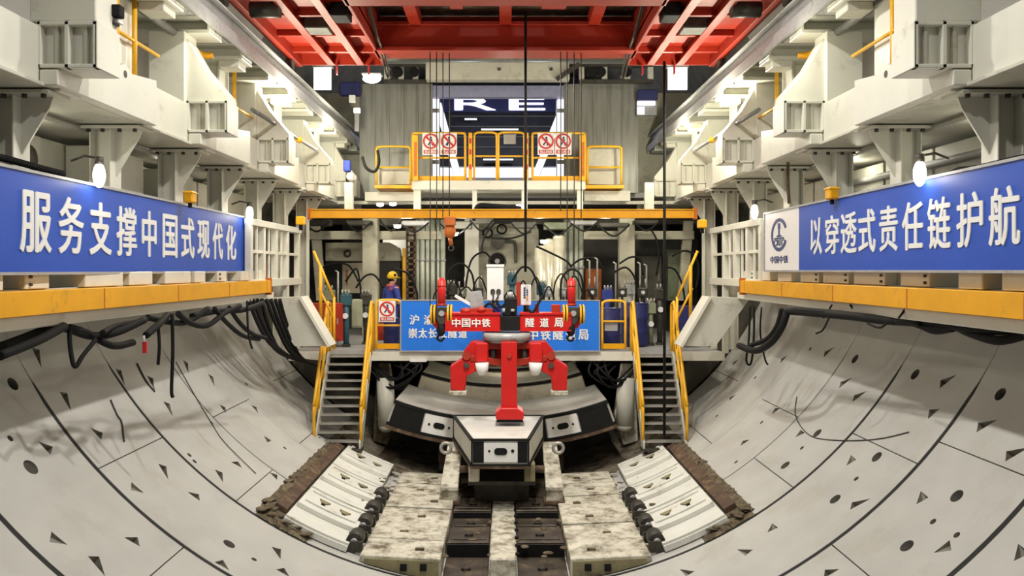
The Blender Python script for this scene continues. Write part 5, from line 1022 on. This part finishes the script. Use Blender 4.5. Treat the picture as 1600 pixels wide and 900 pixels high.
RC = [([(1600, 524, 8.4), (1560, 532, 8.6), (1520, 522, 9), (1490, 508, 9.4)], .05, 'thick black cable sagging at the right edge of the picture'), ([(1600, 516, 8.4), (1540, 515, 8.8), (1480, 508, 9.4), (1430, 500, 10)], .055, 'thick black cable under the right beam, nearest'), ([(1490, 512, 9.3), (1460, 516, 9.6), (1430, 505, 10), (1390, 496, 10.5)], .05, 'black cable under the right beam in the second sag'), ([(1440, 503, 9.8), (1380, 500, 10.6), (1330, 494, 11.3), (1260, 488, 12.6), (1230, 486, 13.2)], .06, 'thick black cable running along under the right beam'), ([(1400, 502, 10.3), (1340, 494, 11.2), (1290, 488, 12), (1240, 484, 13)], .05, 'second black cable running along under the right beam'), ([(1390, 500, 10.4), (1375, 512, 10.5), (1355, 505, 10.8)], .014, 'thin black loop below the right beam'), ([(1298, 490, 11.8), (1286, 515, 11.8), (1275, 521, 11.9)], .014, 'thin black cable end curling below the right beam'),
      ([(1230, 485, 13.2), (1222, 510, 13.2), (1205, 535, 13.5), (1180, 548, 14.2), (1155, 540, 15)], .06, 'thick black cable curving down at the far end of the right beam'), ([(1222, 482, 13.4), (1214, 510, 13.5), (1198, 530, 14), (1172, 540, 14.6)], .045, 'black cable inside the thick curve at the far end of the right beam'), ([(1172, 478, 15), (1170, 530, 15), (1166, 562, 15), (1171, 570, 15), (1175, 560, 15), (1178, 520, 15), (1178, 478, 15)], .02, 'thin black cable loop hanging left of the thick curve on the right'), ([(1190, 480, 14.6), (1188, 520, 14.6), (1195, 560, 14.6), (1200, 570, 14.6)], .016, 'thin black cable end right of the hanging loop')]
for pts, r, l in RC: cable(pts, r, 'black_cable', l, 'cable')
for i, (px, Y) in enumerate(((1418, 10), (1300, 12), (1328, 11.5), (1452, 9.6))):
    s_ = 18 if i in (2, 3) else -14; cable([(px, 476-(0), Y), (px+s_*.5, 488, Y), (px+s_, 497, Y)], .014, 'cable_tie', f'thin black strap holding the right cable bundle, {["second", "fourth", "third", "first"][i]} from the right', 'strap', off=(.0, 0, 0))
# red hanging cord between posts on the right
cable([(1232, 240, 14.4), (1231, 280, 14.4), (1233, 318, 14.4)], .03, 'hanging_cable', 'dark red cord hanging between the posts at the right banner\'s far end', 'cord', RUST)
# thin cable trailing over the lining, left and right
def trail(pp, r, label):
    o = MB().tube(smooth_path([surf(x, y, R-.012) for x, y in pp], 5), r, 6).build('trailing_cable', DRK); tag(o, label, 'cable')
trail([(275, 565), (300, 610), (330, 660), (350, 690), (400, 740)], .008, 'thin wire trailing down the left lining past the third ring joint')
trail([(214, 568), (228, 595), (242, 612)], .018, 'short dark rod lying on the left lining below the beam')
trail([(173, 625), (183, 648), (190, 660), (194, 690)], .013, 'dark cord with a knot lying on the left lining')
trail([(1245, 620), (1243, 650), (1265, 680), (1310, 688), (1370, 686), (1420, 675)], .008, 'thin wire loop trailing over the right lining')

# ================================================================== THE WORKER
def skin_mesh(name, V_, E_, rad, m_, parent, root=0, sub=2):
    me = bpy.data.meshes.new(name); me.from_pydata(V_, E_, []); o = bpy.data.objects.new(name, me); C.objects.link(o)
    sk = o.modifiers.new('skin', 'SKIN'); sb = o.modifiers.new('sub', 'SUBSURF'); sb.levels = sub; sb.render_levels = sub; sk.use_smooth_shade = True
    lay = me.skin_vertices[0].data if me.skin_vertices else None
    if lay is None:
        bm = bmesh.new(); bm.from_mesh(me); bm.verts.layers.skin.verify(); bm.to_mesh(me); bm.free(); lay = me.skin_vertices[0].data
    for i, r in enumerate(rad): lay[i].radius = r if isinstance(r, tuple) else (r, r); lay[i].use_root = (i == root)
    dg = bpy.context.evaluated_depsgraph_get(); dg.update(); n = bpy.data.meshes.new_from_object(o.evaluated_get(dg)); o.modifiers.clear(); o.data = n; n.materials.clear(); n.materials.append(m_); o.parent = parent; return o
wk = thing('person', 'worker in yellow helmet and blue work clothes standing behind the deck rail', 'person', (P(611, 0, 20.4).x, 20.4, DZ+.0))
def worker():
    V_, E_, r_ = [], [], []
    def v(p, r, par=None):
        V_.append(p); r_.append(r); k = len(V_)-1
        if par is not None: E_.append((par, k))
        return k
    # forward +x, left away from the camera +y
    pel = v((0, 0, .95), (.14, .11)); wa = v((.0, 0, 1.1), (.135, .1), pel); ch = v((.02, 0, 1.3), (.15, .11), wa); sp = v((.02, 0, 1.43), (.11, .09), ch); nk = v((.03, 0, 1.51), .055, sp); jw = v((.05, 0, 1.59), .075, nk); hd = v((.045, 0, 1.68), .095, jw); v((.04, 0, 1.76), .075, hd); v((.155, 0, 1.63), .014, jw)
    arms = {}
    for s in (-1, 1):
        hp = v((0, s*.1, .9), .095, pel); kn = v((.03 if s < 0 else -.02, s*.11, .5), .065, hp); an = v((-.02 if s < 0 else -.05, s*.11, .1), .045, kn); v((.10 if s < 0 else .07, s*.12, .04), .04, an)
        sh = v((.01, s*.2, 1.42), .065, sp); el = v((.03 if s < 0 else -.02, s*.27, 1.14), .048, sh); wr = v((.26 if s < 0 else .22, s*.22, 1.05), .032, el); pm = v((.33 if s < 0 else .29, s*.21, 1.045), (.036, .02), wr)
        bx, by, bz = V_[pm]
        for k, (dy, L_) in enumerate(((-.03, .075), (-.01, .085), (.01, .08), (.03, .062))):
            a = v((bx+.04, by+dy, bz), .0095, pm); b = v((bx+.04+L_*.5, by+dy*1.1, bz-.012), .009, a); v((bx+.04+L_*.8, by+dy*1.1, bz-.045), .008, b)
        a = v((bx-.0, by-s*.038, bz), .011, pm); b = v((bx+.03, by-s*.062, bz-.01), .010, a); v((bx+.06, by-s*.062, bz-.03), .009, b)
    skin_mesh('body', V_, E_, r_, SKIN, wk)
worker()
def cloth(name, V_, E_, rad, m_): return skin_mesh(name, V_, E_, rad, m_, wk)
cloth('jacket', [(0, 0, .93), (0, 0, 1.1), (.02, 0, 1.3), (.02, 0, 1.43), (.01, -.2, 1.42), (.03, -.27, 1.14), (.23, -.225, 1.06), (.01, .2, 1.42), (-.02, .27, 1.14), (.19, .225, 1.06), (.03, 0, 1.475)],
      [(0, 1), (1, 2), (2, 3), (3, 4), (4, 5), (5, 6), (3, 7), (7, 8), (8, 9), (3, 10)], [(.165, .135), (.16, .125), (.175, .135), (.13, .11), .085, .066, .05, .085, .066, .05, .08], CLB)
cloth('trousers', [(0, 0, .96), (0, -.1, .9), (.03, -.11, .5), (-.02, -.11, .12), (0, .1, .9), (-.02, .11, .5), (-.05, .11, .12)], [(0, 1), (1, 2), (2, 3), (0, 4), (4, 5), (5, 6)], [(.15, .125), .115, .083, .068, .115, .083, .068], CLB)
wz = Vector(wk.location)-Vector((0, 0, ZO))
m = MB(); m.ring(wz+Vector((.025, 0, 1.47)), (.1, 0, 1), .10, .045, 18); m.bar(wz+Vector((-.12, -.13, 1.40)), wz+Vector((.12, -.13, 1.44)), .09, .06); m.build('collar', CLR, wk)
m = MB(); c = wz+Vector((.04, 0, 1.715)); m.ball(c, .135, .12, .13, 8, 16); hl = m.build('helmet', HELM, wk)
m = MB(); m.cyl(c+Vector((.02, 0, -.03)), c+Vector((.02, 0, -.015)), .15, 20); m.bar(c+Vector((.1, 0, -.028)), c+Vector((.2, 0, -.04)), .16, .012); m.build('brim', HELM, hl)
MB().cyl(c+Vector((.0, -.12, .03)), c+Vector((.0, -.105, .03)), .035, 12).build('badge', BLK, hl)
m = MB()
for s in (-1, 1): m.ball(wz+Vector((.125, s*.035, 1.655)), .012)
m.build('eye', BLK, wk)
m = MB(); m.ball(wz+Vector((.12, 0, 1.58)), .012, .025, .006); m.build('mouth', CLR, wk)
m = MB()
for s in (-1, 1): m.ball(wz+Vector((.035, s*.098, 1.64)), .02, .012, .032)
m.build('ear', SKIN, wk)
m = MB(); m.ball(wz+Vector((.015, 0, 1.66)), .098, .1, .085); m.build('hair', BLK, wk)
m = MB()
for s, x in ((-1, .03), (1, 0)): m.prism([wz+Vector((x-.12, s*.12-.055, 0)), wz+Vector((x+.16, s*.12-.05, 0)), wz+Vector((x+.19, s*.12, 0)), wz+Vector((x+.16, s*.12+.05, 0)), wz+Vector((x-.12, s*.12+.055, 0))], (0, 0, .1))
m.build('boot', BLK, wk, .02)
wk.rotation_euler.z = .75
